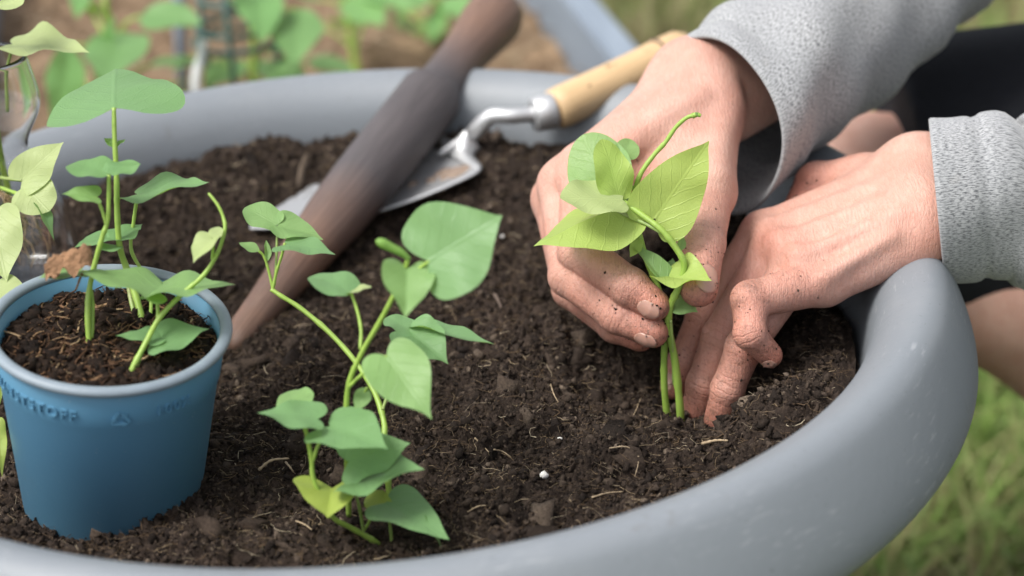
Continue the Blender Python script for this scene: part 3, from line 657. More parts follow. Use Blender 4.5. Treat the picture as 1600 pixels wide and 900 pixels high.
def in_pot(V):
    L_ = V@_PMi[:3, :3].T+_PMi[:3, 3]; r = np.hypot(L_[:, 0], L_[:, 1]); k = np.minimum(1, .0398/np.maximum(r, 1e-6)); L_[:, 0] *= k; L_[:, 1] *= k; L_[:, 2] = np.minimum(L_[:, 2], .0815)
    return L_@_PMn[:3, :3].T+_PMn[:3, 3]
crumbs('compost_crumbs', 2600, smp_pot, .0005, .0032, 3.5, M_POTSOIL, None, pot, fix=in_pot)
M_FIBRE2 = mat_attr_ramp('coir_fibre', [(0., (.03, .016, .01)), (.5, (.11, .05, .025)), (.85, (.26, .14, .07)), (1., (.42, .30, .17))])
fibres('coir_fibres', 1500, lambda n: smp_pot(n)+np.array([0, 0, .0008]), .004, .017, .00015, .0007, M_FIBRE2, None, pot, lift=.5, tonep=1.3, fix=in_pot)

# ------------------------------------------------------------------ seedlings in the blue pot
def potpt(px, py): return None
ps = thing('seedling', at(205, 585, .722), 'seedling in the blue pot with a long stem bending to a bare tip', 'seedling')
stem(ps, [(200, 592, .709), (206, 578, .708), (228, 535, .710), (249, 497, .714), (282, 462, .714), (318, 430, .714), (340, 395, .715), (351, 360, .715), (349, 340, .716), (340, 320, .716), (326, 302, .717)], .0014, .0006, M_STEM)
stem(ps, [(209, 590, .709), (215, 566, .710), (222, 550, .713)], .0012, .0009, M_STEM, 'side_shoot')
stem(ps, [(247, 498, .714), (246, 470, .716), (243, 455, .718)], .0009, .0007, M_STEM, 'petiole')
stem(ps, [(332, 405, .715), (333, 385, .713), (331, 374, .712)], .0008, .0006, M_STEM, 'petiole')
K = lambda p, b, t, n, s, mt, **k: leafpx(p, b, t, n, s, mt, **k)
K(ps, (243, 452, .718), (124, 424, .708), (.02, 1, .42), 'heart', M_LEAFB, width=1.0, fold=.06, curl=.0, wave=.05, seed=50)
K(ps, (243, 453, .718), (368, 442, .716), (.0, 1, .28), 'heart', M_LEAFB, width=1.05, fold=.08, curl=.03, seed=51)
K(ps, (331, 373, .712), (300, 407, .704), (-.3, .6, .7), 'heart', M_LEAFP, width=.9, fold=.3, curl=.1, seed=52)
K(ps, (331, 371, .712), (346, 355, .714), (.3, .7, .5), 'round', M_LEAFP, width=.9, seed=53)
K(ps, (250, 528, .716), (181, 519, .712), (.0, .9, .5), 'heart', M_LEAF, width=.75, fold=.08, seed=54)
K(ps, (240, 535, .715), (327, 512, .718), (.1, .85, .55), 'heart', M_LEAF, width=1.0, fold=.1, curl=.02, seed=55)
p2 = thing('seedling', at(222, 505, .752), 'tall upright seedling in the blue pot carrying the topmost blue green leaf', 'seedling')
stem(p2, [(226, 516, .738), (213, 465, .742), (198, 420, .744), (187, 385, .741), (183, 330, .738), (182, 275, .736), (179, 215, .734), (178, 168, .733)], .0017, .0010, M_STEM)
stem(p2, [(214, 508, .740), (204, 465, .745), (200, 440, .749)], .0011, .0010, M_STEMP, 'side_shoot')
stem(p2, [(232, 516, .738), (236, 470, .745), (225, 430, .752), (205, 390, .751), (209, 345, .749), (215, 305, .747)], .0009, .0008, M_STEM, 'petiole')
K(p2, (178, 167, .733), (178, 97, .775), (-.03, .62, .78), 'broad', M_LEAF, width=.90, fold=-.10, curl=.05, wave=.02, seed=60)
K(p2, (215, 304, .747), (327, 283, .735), (.0, .95, .40), 'heart', M_LEAF, width=.95, fold=.10, curl=.02, seed=61)
K(p2, (180, 232, .735), (163, 214, .737), (.3, .5, .8), 'oval', M_LEAFB, width=.7, fold=.4, seed=62)
K(p2, (181, 230, .735), (196, 216, .737), (-.3, .5, .8), 'oval', M_LEAFB, width=.6, fold=.4, seed=63)
K(p2, (184, 372, .742), (222, 345, .752), (.0, .9, .5), 'heart', M_LEAF, width=.9, seed=64)
K(p2, (176, 372, .743), (116, 380, .733), (.0, .9, .35), 'heart', M_LEAF, width=.9, seed=65)
K(p2, (165, 392, .735), (182, 380, .742), (.0, .9, .5), 'round', M_LEAF, width=1.2, seed=66)
p3 = thing('seedling', at(140, 545, .728), 'short seedling in the blue pot beside a dried brown leaf', 'seedling')
stem(p3, [(140, 550, .724), (137, 490, .722), (140, 450, .722), (150, 405, .720), (160, 370, .718), (168, 345, .717), (170, 310, .715), (170, 273, .713)], .0014, .0009, M_STEM)
stem(p3, [(143, 530, .724), (145, 480, .724), (142, 450, .723)], .0010, .0007, M_STEM, 'side_shoot')
stem(p3, [(166, 350, .717), (160, 330, .716), (154, 315, .716), (150, 308, .716)], .0008, .0006, M_STEM, 'petiole')
stem(p3, [(145, 425, .720), (135, 425, .719), (126, 424, .717)], .0008, .0006, M_STEM, 'petiole')
K(p3, (170, 273, .713), (112, 248, .722), (-.03, .95, .45), 'round', M_LEAF, width=.9, fold=.08, seed=70)
K(p3, (172, 272, .713), (216, 250, .720), (.03, .95, .45), 'round', M_LEAF, width=1.0, fold=.10, wave=.06, seed=71)
K(p3, (151, 308, .716), (97, 299, .712), (.1, .85, .6), 'heart', M_LEAFB, width=1.0, fold=.15, seed=72)
K(p3, (126, 422, .717), (60, 428, .708), (.05, .9, .45), 'heart', M_LEAFB, width=.9, fold=.05, seed=73)
M_DRY = mat_plain('dried_leaf', (.26, .14, .07), .8, nscale=150, var=.5, bump=.8, bdist=.002)
# crumpled dead leaf lying on the live one
rg = np.random.default_rng(5); bm = bmesh.new(); bmesh.ops.create_grid(bm, x_segments=22, y_segments=16, size=.5)
C0 = at(106, 407, .708); ex, ey, ez = unit(at(142, 392, .710)-at(72, 424, .706)), None, cv(0, .9, .4); ey = np.cross(ez, ex)
for v in bm.verts:
    x, y = v.co.x, v.co.y; xx = np.array([x*5]); yy_ = np.array([y*5]); n1 = float(perlin(xx+3, yy_)[0]); n2 = float(perlin(xx*2.3+9, yy_*2.3)[0])
    e = math.sqrt(max(0, 1-(2*x)**2))*.5+.12
    p = C0+.0185*x*ex+.013*(y*e+.12*n1)*ey+(.0040*n1+.0022*n2+.0030*math.cos(y*5.5))*ez; v.co = Vector(p)
me = bpy.data.meshes.new('dried_leaf'); bm.to_mesh(me); bm.free(); o = link('dried_leaf', me, M_DRY, p3); o['label'] = 'crumpled dry brown leaf'
stem(p3, [(130, 424, .712), (124, 438, .714), (119, 452, .716)], .0006, .0004, M_DRY, 'dried_stalk')

# ------------------------------------------------------------------ glass with cuttings
gz = float(soil_h(np.array([-.20]), np.array([.03]))[0]); GB = np.array([-.158, .045, gz-.002])
GH = .113
M_ROOT = mat_plain('water_roots', (.40, .27, .14), .7, nscale=300, var=.3)
def gp(r, f): return (r, f*GH)
outer = [gp(.0, 0.), gp(.025, 0.), gp(.0290, .02), gp(.0310, .12), gp(.0295, .28), gp(.0235, .46), gp(.0175, .58), gp(.0158, .635), gp(.0180, .69), gp(.0228, .77), gp(.0240, .83), gp(.0225, .92), gp(.0208, 1.)]
op = spline(np.array(outer[1:]), 48); ip = [(max(.001, r-.0009), z) for r, z in op if z > .04*GH][::-1]
vase = thing('glass_vase', GB, 'clear waisted glass vase holding rooted cuttings beside the blue pot', 'vase')
pf = [(0, 0)]+[tuple(p) for p in op]+[(op[-1][0]-.00045, GH+.0005)]+ip+[(0, .045*GH)]
lathe('glass', pf, M_GLASS, vase, Matrix.Translation(Vector(GB)), 72)
ct = thing('plant_cutting', GB+np.array([0, 0, .01]), 'yellowish rooted cuttings standing in the glass vase', 'cutting')
gt = lambda dx, dy, f: GB+np.array([dx, dy, f*GH])
for k in range(3):
    P = spline([gt(.004*k-.004, .002*k, .25), gt(.003*k-.003, .001, .62), gt(.006*k-.006, -.002*k, 1.0), gt(.009*k-.009, -.004*k, 1.35+.12*k)], 24)
    tube('stem', P, np.linspace(.0016, .0011, 24), M_STEMP if k == 1 else M_STEM, ct, 9)
for k in range(26):
    a = rg.random()*6.28; P = [gt(0, 0, .45)]
    for s in range(5): P.append(P[-1]+np.array([math.cos(a)*.006*rg.random()+rg.normal(0, .003), math.sin(a)*.006*rg.random()+rg.normal(0, .003), -.008+.004*rg.random()]))
    P = [np.array([GB[0]+np.clip(p[0]-GB[0], -.018, .018), GB[1]+np.clip(p[1]-GB[1], -.018, .018), max(p[2], GB[2]+.008)]) for p in P]
    tube('root', spline(P, 14), np.linspace(.0006, .0002, 14), M_ROOT, ct, 5)
stem(ct, [(12, 175, .842), (10, 120, .838), (14, 95, .834), (20, 72, .830)], .0009, .0008, M_STEMP, 'petiole')
stem(ct, [(-10, 276, .83), (10, 279, .815), (35, 282, .800)], .0010, .0008, M_STEMP, 'petiole')
stem(ct, [(-10, 290, .83), (20, 300, .81), (48, 312, .797)], .0011, .0009, M_STEM, 'petiole')
stem(ct, [(-12, 250, .84), (-20, 300, .80), (-12, 340, .78)], .0010, .0009, M_STEM, 'petiole')
K(ct, (20, 70, .830), (136, 67, .812), (.0, .85, .55), 'heart', M_LEAFP, width=.72, fold=.15, curl=.12, wave=.05, seed=80)
K(ct, (35, 282, .800), (95, 221, .795), (-.3, .1, 1), 'broad', M_LEAFP, width=.62, fold=.10, seed=81)
K(ct, (40, 292, .799), (75, 327, .792), (.2, .2, 1), 'round', M_LEAFP, width=1.1, fold=.08, seed=82)
K(ct, (60, 322, .795), (88, 372, .79), (.85, .2, .5), 'long', M_LEAF, width=.7, fold=.3, seed=83)
K(ct, (-12, 338, .78), (8, 436, .768), (.05, .15, 1), 'broad', M_LEAFP, width=.66, fold=.08, seed=84)
K(ct, (-25, 455, .772), (28, 452, .762), (.0, .8, .7), 'round', M_LEAFP, width=.9, fold=.05, seed=85)
K(ct, (-5, 10, .81), (32, 2, .80), (.0, .8, .7), 'round', M_LEAFP, width=.8, seed=86)
K(ct, (-2, 520, .768), (4, 624, .745), (.5, .2, .8), 'long', M_LEAFYS, width=.45, fold=.3, seed=87)
K(ct, (-6, 660, .745), (6, 742, .735), (.5, .2, .8), 'long', M_LEAFYS, width=.45, fold=.3, seed=88)

# ------------------------------------------------------------------ dibber and trowel
def rod(name, A, B, prof, mat, parent, sides=40):
    "lathe along AB; prof = (fraction along, radius)"
    A, B = np.asarray(A), np.asarray(B); t = unit(B-A); n = unit(np.cross(t, [0, 0, 1.])); b = np.cross(t, n); V, F, U = [], [], []
    pr = prof; LL = np.linalg.norm(B-A)
    for (s, r) in pr:
        for k in range(sides):
            a = 2*math.pi*k/sides; V.append(A+(B-A)*s+r*(math.cos(a)*n+math.sin(a)*b)); U.append((s*LL, abs(k/sides-.5)*.1))
    for j in range(len(pr)-1):
        for k in range(sides): k2 = (k+1) % sides; F.append((j*sides+k, j*sides+k2, (j+1)*sides+k2, (j+1)*sides+k))
    F.append(tuple(range(sides))[::-1]); F.append(tuple((len(pr)-1)*sides+k for k in range(sides)))
    return mesh(name, V, F, mat, parent, uv=U)
dA = at(358, 545, .862); dB = at(680, 142, 1.022); dE = dA+(dB-dA)*1.405
M_DIB = mat_wood('dark_dibber_wood', (.058, .042, .038), (.118, .088, .076), axis=(70, 25, 70), rough=.55)
t_ = NT('worn_dibber_wood'); v_ = t_.coord('UV', (28, 1100, 1)); g_ = t_.ramp(t_.noise(v_, 1, 6, .65), [(.3, 0.), (.7, 1.)])
grd = t_.attr('worn')
t_.col(t_.mix(t_.math('MULTIPLY', grd, t_.ramp(t_.noise(t_.coord(), 30, 4), [(.2, .5), (.6, 1.)])), t_.mix(g_, (.036, .030, .032), (.110, .094, .094)), t_.mix(g_, (.085, .044, .030), (.25, .145, .098))))
t_.set(Roughness=.5); t_.bump(g_, .35, .0012); M_DIB2 = t_.m
dib = thing('dibber', dA, 'dark wooden dibber with pointed end leaning across the planter rim', 'dibber')
pr = [(p if p < .5 else .5+(p-.5)*.725 if p <= .774 else 1-(1-p)*(1-.6987)/(1-.774), r) for p, r in [(0, .0015), (.004, .0040), (.012, .0058), (.03, .0072), (.10, .0084), (.22, .0116), (.33, .0146), (.42, .0160), (.55, .0166), (.70, .0170), (.762, .0172), (.770, .0168), (.774, .0150), (.782, .0135), (.80, .0126), (.84, .0124), (.88, .0130), (.92, .0148), (.95, .0163), (.975, .0165), (.990, .0148), (.998, .0105), (1, .004)]]
pr = [tuple(p) for p in np.array(pr)]
body = rod('shaft', dA, dE, pr, M_DIB2, dib)
co = np.array([v.co[:] for v in body.data.vertices]); ss = ((co-dA)@(dE-dA))/np.dot(dE-dA, dE-dA)
fattr(body, 'worn', np.clip(np.maximum((.42-ss)/.16, (ss-.72)/.08*.55), 0, 1))
tdir = unit(dE-dA); hp = dA+(dE-dA)*.865
hn = unit(-FW*.9+UP*.3); hn = unit(hn-tdir*np.dot(hn, tdir))
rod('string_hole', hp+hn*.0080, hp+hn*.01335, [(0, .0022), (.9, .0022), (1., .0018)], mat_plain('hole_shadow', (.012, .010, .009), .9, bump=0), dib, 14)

tw = thing('trowel', on_soil(600, 330), 'steel hand trowel with pale wooden handle lying behind the dibber', 'trowel')
tipP = on_soil(393, 374)+np.array([0, 0, .006]); shF, shN = at(650, 214, 1.022), at(777, 264, .982)
mid = (shF+shN)/2; ax = unit(tipP-mid); sidev = shN-shF; HW = np.linalg.norm(sidev)/2; sidev = unit(sidev-ax*np.dot(sidev, ax)); nrm = np.cross(ax, sidev); nrm = nrm if nrm[2] > 0 else -nrm
neck0 = mid-ax*.012; Lb = np.linalg.norm(tipP-neck0)
W = spline(np.array([1., HW/.0395])*np.array([(0, .0075), (.03, .0085), (.055, .014), (.075, .030), (.105, .0375), (.16, .0395), (.30, .0390), (.48, .0355), (.66, .028), (.82, .0175), (.93, .008), (1., .0012)]), 60)
V, F = [], []; nt = 18
for (s, w) in W:
    for k in range(nt+1):
        t = -1+2*k/nt; y = w*t
        z = (y*y)/.0395*.16 + .010*math.exp(-(s/.07)**2)*(1-t*t) - .004*math.sin(math.pi*s)
        V.append(neck0+ax*(s*Lb+.004*(1-t*t)*(1 if s < .1 else 0))+sidev*y+nrm*z)
for j in range(len(W)-1):
    for k in range(nt): b = j*(nt+1)+k; F.append((b, b+1, b+nt+2, b+nt+1))
bl = mesh('blade', V, F, M_METAL, tw); sm = bl.modifiers.new('thick', 'SOLIDIFY'); sm.thickness = .0012; sm.offset = 0
M_MUD = mat_plain('dried_mud', (.27, .20, .155), .95, nscale=200, var=.3, bump=.8, bdist=.002)
def mud(s, y, r, k):
    rg2 = np.random.default_rng(k); V = []; F = []; n = 20; w = y
    def P(yy, s_, h): return neck0+ax*(s_*Lb)+sidev*yy+nrm*(yy*yy/.0395*.16-.004*math.sin(math.pi*s_)+h)
    V.append(P(y, s, .0022))
    rad = [1+.35*rg2.normal()*.5 for _ in range(n)]
    for ring, h in ((.55, .0019), (1., .0004)):
        for i_ in range(n):
            a = 2*math.pi*i_/n; q = r*ring*rad[i_]; V.append(P(y+q*math.cos(a)*.75, s+q*math.sin(a)/Lb*1.2, h))
    for i_ in range(n): j_ = (i_+1) % n; F += [(0, 1+i_, 1+j_), (1+i_, 1+n+i_, 1+n+j_, 1+j_)]
    mesh('mud_patch', V, F, M_MUD, tw)
mud(.165, .60*HW, .0085, 1); mud(.20, .42*HW, .0045, 6); mud(.27, .50*HW, .003, 3); mud(.34, .35*HW, .0026, 4)
fer0, fer1, hEnd = at(832, 180, .990), at(864, 173, .993), at(1078, 72, 1.030)
N = spline([neck0+ax*.022+nrm*.003, neck0+ax*.004+nrm*.006, at(744, 204, .996), at(768, 182, .990), at(800, 181, .988), fer0+(fer1-fer0)*.3], 30)
tube('neck', N, np.interp(np.linspace(0, 1, 30), [0, .15, .4, .6, 1], [.0012, .0030, .0046, .0043, .0040]), M_METAL, tw, 16)
rod('ferrule', fer0, fer1, [(0, .0055), (.02, .0082), (.1, .0090), (.95, .0097), (1., .0095)], M_METAL, tw)
M_HAND = mat_wood('pale_handle_wood', (.46, .30, .15), (.62, .44, .25), knots=(.14, .075, .03), axis=(30, 900, 1), kind='UV', rough=.5, bump=.15)
hd = rod('handle', fer1, hEnd, [(0, .0090), (.02, .0106), (.08, .0110), (.3, .0108), (.55, .0107), (.8, .0113), (.92, .0112), (.98, .0085), (1., .004)], M_HAND, tw)
rod('handle_ring', fer1+(hEnd-fer1)*.765, fer1+(hEnd-fer1)*.785, [(0, .0112), (.3, .0122), (.7, .0122), (1, .0112)], mat_plain('dark_cord', (.10, .06, .045), .7), tw)

# ------------------------------------------------------------------ plants in the raised bed
def bush(px, py, d, leaves, label, stake=None):
    b = at(px, py, d); base = np.array([b[0], b[1], .245]); p = thing('pepper_plant', base, label, 'plant', 'young pepper plants in the raised bed')
    top = max(at(*l[0])[2] for l in leaves); cx = np.mean([at(*l[0])[:2] for l in leaves], 0)
    P = spline([base, base*.6+np.array([cx[0], cx[1], top])*.4, np.array([cx[0], cx[1], top])], 16); tube('stem', P, np.linspace(.004, .002, 16), M_STEM, p)
    extra = []
    for k in range(6):
        x, y, dd_ = leaves[k % len(leaves)][0]; x2 = x+bush_rg.normal(0, 40); y2 = y+20+40*bush_rg.random(); a = bush_rg.random()*6.28
        extra.append(((x2, y2, dd_+.05), (x2+48*math.cos(a), y2+30*math.sin(a), dd_+.03), (bush_rg.normal(0, .3), .7, .6), 1., M_PEP))
    for k, (lb, lt, n, w, mt) in enumerate(list(leaves)+extra):
        B = at(*lb); j = int(np.argmin(np.linalg.norm(P-B-np.array([0, 0, -.02]), axis=1))); j = min(j, 13)
        tube('petiole', spline([P[j], (P[j]+B)/2+np.array([0, 0, .006]), B], 8), .0012, M_STEM, p, 6)
        leaf(p, B, at(*lt), cv(*n), 'oval', mt, width=w*.68, fold=.14, curl=.10, wave=.04, seed=int(px+k*7), rings=6, m=16)
M_PEP = mat_leaf('leaf_pepper', (.065, .235, .030), (.10, .30, .045), (.16, .34, .10), (.17, .33, .12)); M_PEP2 = mat_leaf('leaf_pepper_light', (.12, .34, .04), (.17, .40, .06), (.20, .4, .10), (.2, .4, .14))
G1, G2 = M_PEP2, M_PEP
bush_rg = np.random.default_rng(3)
bush(190, 200, 1.36, [((150, 130, 1.34), (172, 30, 1.30), (.1, .3, 1), .5, G1), ((195, 50, 1.33), (165, 115, 1.26), (.0, .4, 1), 1.2, G2), ((220, 25, 1.33), (310, 28, 1.30), (0, .6, .8), 1.2, G2), ((110, 70, 1.33), (92, 190, 1.27), (.6, .2, 1), .7, G1), ((128, -20, 1.33), (120, 22, 1.30), (.2, .4, 1), .8, G1), ((235, 100, 1.36), (310, 92, 1.34), (.1, .7, .6), .9, G2)], 'leafy green pepper plant beside the glass vase')
bush(390, 200, 1.38, [((398, -40, 1.36), (412, 55, 1.31), (.3, .3, 1), 1.0, G1), ((465, 15, 1.36), (462, 88, 1.31), (.0, .4, 1), 1.3, G2), ((380, 95, 1.40), (320, 130, 1.36), (0, .7, .7), 1.2, G2), ((400, 100, 1.40), (480, 120, 1.37), (0, .7, .7), 1.2, G2), ((480, 95, 1.42), (555, 108, 1.40), (0, .7, .7), 1.0, G2), ((300, 90, 1.4), (270, 105, 1.38), (0, .7, .7), 1.0, G2)], 'leafy pepper plant tied to the green support')
bush(560, 120, 1.62, [((545, -5, 1.6), (595, 32, 1.55), (.0, .5, .9), 1.2, G1), ((560, -30, 1.6), (640, 8, 1.56), (.0, .6, .8), 1.1, G1), ((500, 0, 1.6), (460, -14, 1.58), (0, .6, .8), 1., G1)], 'pepper plant with light green leaves farther along the bed')
bush(680, 90, 1.72, [((690, 0, 1.7), (750, 20, 1.66), (.0, .5, .9), 1.1, G1), ((670, -10, 1.7), (620, 12, 1.66), (.0, .6, .8), 1.1, G1), ((690, 10, 1.7), (672, 60, 1.66), (.0, .5, .9), .8, G1)], 'pepper plant half hidden behind the dibber head')
M_WIRE = mat_plain('green_coated_wire', (.035, .085, .075), .45, bump=0); M_WHITE = mat_plain('white_plastic', (.70, .72, .72), .5, bump=0)
sp = thing('plant_support', np.array([*at(370, 150, 1.38)[:2], .245]), 'dark green wire plant support ring tied to the pepper plant', 'plant support')
c0 = at(370, 62, 1.37)
for k, (dz, rx) in enumerate(((0, .030), (.010, .027), (.032, .024))):
    P = [c0+np.array([rx*math.cos(a), rx*math.sin(a), dz]) for a in np.linspace(0, 2*math.pi, 33)]; tube('ring', P, .0022, M_WIRE, sp, 8)
for k in range(3):
    a = .5+k*2.09; q = c0+np.array([.030*math.cos(a), .030*math.sin(a), 0]); tube('rod', [np.array([q[0], q[1], .235]), q+np.array([0, 0, .08])], .0020, M_WIRE, sp, 8)
w0 = at(318, 62, 1.33); w1 = at(306, 150, 1.33)
wt = tube('plant_tie', spline([w0, at(314, 85, 1.33), w1, np.array([w1[0], w1[1], .24])], 20), .0030, M_WHITE, None, 8); tag(wt, 'white plastic tube stuck upright in the bed behind the planter', 'tube')
st_ = tube('garden_stake', [np.array([*at(272, 60, 1.55)[:2], .235]), at(276, -60, 1.5)], .005, M_BOARD, None, 10); tag(st_, 'slim grey stake standing among the pepper plants', 'stake')

# ------------------------------------------------------------------ person: implicit surface body
def surface_nets(Fd, origin, h):
    S = Fd < 0; nx, ny, nz = Fd.shape
    c = sum(S[i:nx-1+i, j:ny-1+j, k:nz-1+k].astype(np.int8) for i in (0, 1) for j in (0, 1) for k in (0, 1)); act = (c > 0) & (c < 8)
    idx = np.full(act.shape, -1, np.int64); I, J, K_ = np.nonzero(act); idx[I, J, K_] = np.arange(len(I))
    acc = np.zeros((len(I), 3)); cnt = np.zeros(len(I))
    for (a, b) in [((i, j, k), (i+(d == 0), j+(d == 1), k+(d == 2))) for d in range(3) for i in (0, 1) for j in (0, 1) for k in (0, 1) if (i, j, k)[d] == 0]:
        fa = Fd[I+a[0], J+a[1], K_+a[2]]; fb = Fd[I+b[0], J+b[1], K_+b[2]]; m = (fa < 0) != (fb < 0); t = np.where(m, fa/np.where(m, fa-fb, 1), 0)
        acc += np.where(m[:, None], np.array(a)+t[:, None]*(np.array(b)-np.array(a)), 0); cnt += m
    V = np.array(origin)+h*(np.stack([I, J, K_], 1)+acc/cnt[:, None])
    Q = []
    for d in range(3):
        sl0 = [slice(None)]*3; sl1 = [slice(None)]*3; sl0[d] = slice(0, -1); sl1[d] = slice(1, None)
        a, b = S[tuple(sl0)], S[tuple(sl1)]; e1, e2 = [(1, 2), (2, 0), (0, 1)][d]
        ii = np.array(np.nonzero(a != b)).T; ok = (ii[:, e1] > 0) & (ii[:, e2] > 0) & (ii[:, e1] < Fd.shape[e1]-1) & (ii[:, e2] < Fd.shape[e2]-1); ii = ii[ok]
        def cell(o1, o2):
            q = ii.copy(); q[:, e1] -= o1; q[:, e2] -= o2; return idx[q[:, 0], q[:, 1], q[:, 2]]
        quad = np.stack([cell(1, 1), cell(0, 1), cell(0, 0), cell(1, 0)], 1); flip = ~a[ii[:, 0], ii[:, 1], ii[:, 2]]; quad[flip] = quad[flip][:, ::-1]; Q.append(quad)
    Q = np.vstack(Q); Q = Q[(Q >= 0).all(1)]; return V, Q
def smin(a, b, k): h = np.clip(.5+.5*(b-a)/k, 0, 1); return b+(a-b)*h-k*h*(1-h)
class Field:
    def __init__(s, lo, hi, h):
        s.lo, s.h = np.array(lo), h; s.n = np.ceil((np.array(hi)-s.lo)/h).astype(int)+1
    def empty(s): return np.full(tuple(s.n), .05, np.float32)
    def cap(s, Fd, a, b, ra, rb, k=.004, marg=.016, sub=False):
        "smooth-union a tapered capsule into Fd (in place)"
        a, b = np.asarray(a, float), np.asarray(b, float); m = max(ra, rb)+marg
        i0 = np.clip(np.floor((np.minimum(a, b)-m-s.lo)/s.h).astype(int), 0, s.n); i1 = np.clip(np.ceil((np.maximum(a, b)+m-s.lo)/s.h).astype(int)+1, 0, s.n)
        if (i1 <= i0).any(): return
        g = [s.lo[d]+s.h*np.arange(i0[d], i1[d]) for d in range(3)]
        X = g[0][:, None, None]; Y = g[1][None, :, None]; Z = g[2][None, None, :]; ab = b-a; L2 = max(1e-12, ab@ab)
        t = np.clip(((X-a[0])*ab[0]+(Y-a[1])*ab[1]+(Z-a[2])*ab[2])/L2, 0, 1)
        d = np.sqrt((X-a[0]-t*ab[0])**2+(Y-a[1]-t*ab[1])**2+(Z-a[2]-t*ab[2])**2)-(ra+(rb-ra)*t)
        sl = tuple(slice(i0[q], i1[q]) for q in range(3))
        if sub: Fd[sl] = -smin(-Fd[sl], d, k)
        else: Fd[sl] = smin(Fd[sl], d.astype(np.float32), k)

def build_hand(H, h=.0009):
    "H: joints in photo pixels and depth -> vertices, quads, per vertex data"
    pts = [at(*q[:3]) for q in H['palm_pts']]
    allp = pts+[at(*j[:3]) for f in H['fingers'] for j in f]
    lo = np.min(allp, 0)-.030; hi = np.max(allp, 0)+.030; fl = Field(lo, hi, h)
    P = fl.empty()
    for (a, b, ra, rb, k) in H['palm']: fl.cap(P, at(*a), at(*b), ra, rb, k, .022)
    tot = None
    for f in H['fingers']:
        J = [at(*j[:3]) for j in f]; R = [j[3] for j in f]; G = fl.empty()
        for i in range(len(J)-1): fl.cap(G, J[i], J[i+1], R[i]*(.99 if i else 1.), R[i+1]*.99, .0018)
        for i in range(1, len(J)-1): fl.cap(G, J[i], J[i]+1e-4, R[i]*1.01, R[i]*1.01, .0015)      # knuckles
        # soft pads on the palm side of each segment
        fd = smin(P, G, .005); tot = fd if tot is None else np.minimum(tot, fd)
    for (a, b, ra, rb, k) in H.get('tendons', []): fl.cap(tot, at(*a), at(*b), ra, rb, k, .012)
    for (a, b, ra, rb, k) in H.get('cuts', []): fl.cap(tot, at(*a), at(*b), ra, rb, k, .01, True)
    V, Q = surface_nets(tot, lo, h)
    # attributes
    red = np.zeros(len(V)); dirt = np.zeros(len(V)); cd = np.zeros(len(V)); cw = np.zeros(len(V))
    def ga(p, s): return np.exp(-((V-p)**2).sum(1)/s**2)
    for f in H['fingers']:
        J = [at(*j[:3]) for j in f]
        red = np.maximum(red, .9*ga(J[-1], .016)); red = np.maximum(red, .55*ga(J[-2], .014)); dirt = np.maximum(dirt, ga(J[-1], .020)); dirt = np.maximum(dirt, .55*ga(J[-2], .018))
        for i in range(1, len(J)-1):
            red = np.maximum(red, .6*ga(J[i], .011)); ax = unit(J[i+1]-J[i-1]); dv = V-J[i]; dv = dv/(np.linalg.norm(dv, axis=1)[:, None]+1e-9); ap = unit(J[i]-(J[i-1]+J[i+1])/2-ax*np.dot(ax, J[i]-(J[i-1]+J[i+1])/2)); w = ga(J[i], .0100)*sstep(.05, .75, dv@ap)
            m = w > cw; cd[m] = ((V-J[i])@ax)[m]; cw = np.maximum(cw, w)
        for j0, j1 in zip(J[1:-1], J[2:]): red = np.maximum(red, .62*ga((j0+j1)/2, .016))
        red = np.maximum(red, .5*ga(J[0], .010)); red = np.maximum(red, .45*ga((J[0]+J[1])/2, .018)); dirt = np.maximum(dirt, .22*ga(J[1], .016))
    for (p, s, v) in H.get('redspots', []): red = np.maximum(red, v*ga(at(*p), s))
    for (p, s, v) in H.get('dirtspots', []): dirt = np.maximum(dirt, v*ga(at(*p), s))
    return V, Q, dict(red=red, dirt=dirt, crease_d=cd, crease_w=cw)

RH = dict(fingers=[
    [(915, 262, .828, .0108), (905, 393, .806, .0089), (984, 449, .790, .0080), (1023, 477, .787, .0066)],
    [(880, 290, .838, .0108), (890, 432, .812, .0088), (966, 492, .797, .0079), (1020, 519, .791, .0066)],
    [(868, 312, .856, .0100), (893, 452, .834, .0083), (962, 508, .822, .0075), (1000, 527, .815, .0062)],
    [(878, 325, .876, .0092), (910, 440, .858, .0072), (962, 488, .848, .0064), (990, 504, .842, .0054)],
    [(1104, 300, .820, .0118), (1096, 380, .796, .0098), (1092, 450, .784, .0080)]],
  palm=[((1105, 165, .856), (918, 264, .830), .0150, .0108, .014), ((1085, 142, .866), (882, 290, .840), .0150, .0108, .014),
        ((1075, 135, .880), (868, 312, .858), .0140, .0100, .014), ((1075, 150, .892), (878, 325, .878), .0130, .0092, .014),
        ((1112, 195, .856), (1104, 300, .822), .0128, .0118, .012), ((1050, 222, .846), (1075, 285, .830), .0130, .0100, .014), ((1000, 275, .838), (1088, 300, .826), .0070, .0090, .014),
        ((1083, 122, .874), (1215, 78, .903), .0185, .0180, .014), ((1138, 165, .884), (1235, 108, .908), .0175, .0180, .010)],
  palm_pts=[(1105, 165, .856), (1075, 150, .892), (1210, 20, .915), (1210, 140, .895)],
  tendons=[((1090, 152, .8415), (922, 258, .8175), .0017, .0030, .008), ((1070, 130, .8525), (884, 282, .8275), .0017, .0028, .008), ((1075, 190, .8405), (985, 235, .8250), .0008, .0007, .006), ((1040, 170, .8450), (985, 235, .8250), .0008, .0007, .006), ((1128, 190, .843), (1118, 275, .812), .0025, .0025, .010)],
  redspots=[((985, 270, .825), .018, .5), ((1160, 190, .85), .022, .35)], dirtspots=[((985, 262, .825), .008, .35), ((1060, 340, .80), .010, .3), ((1180, 205, .85), .013, .5)])
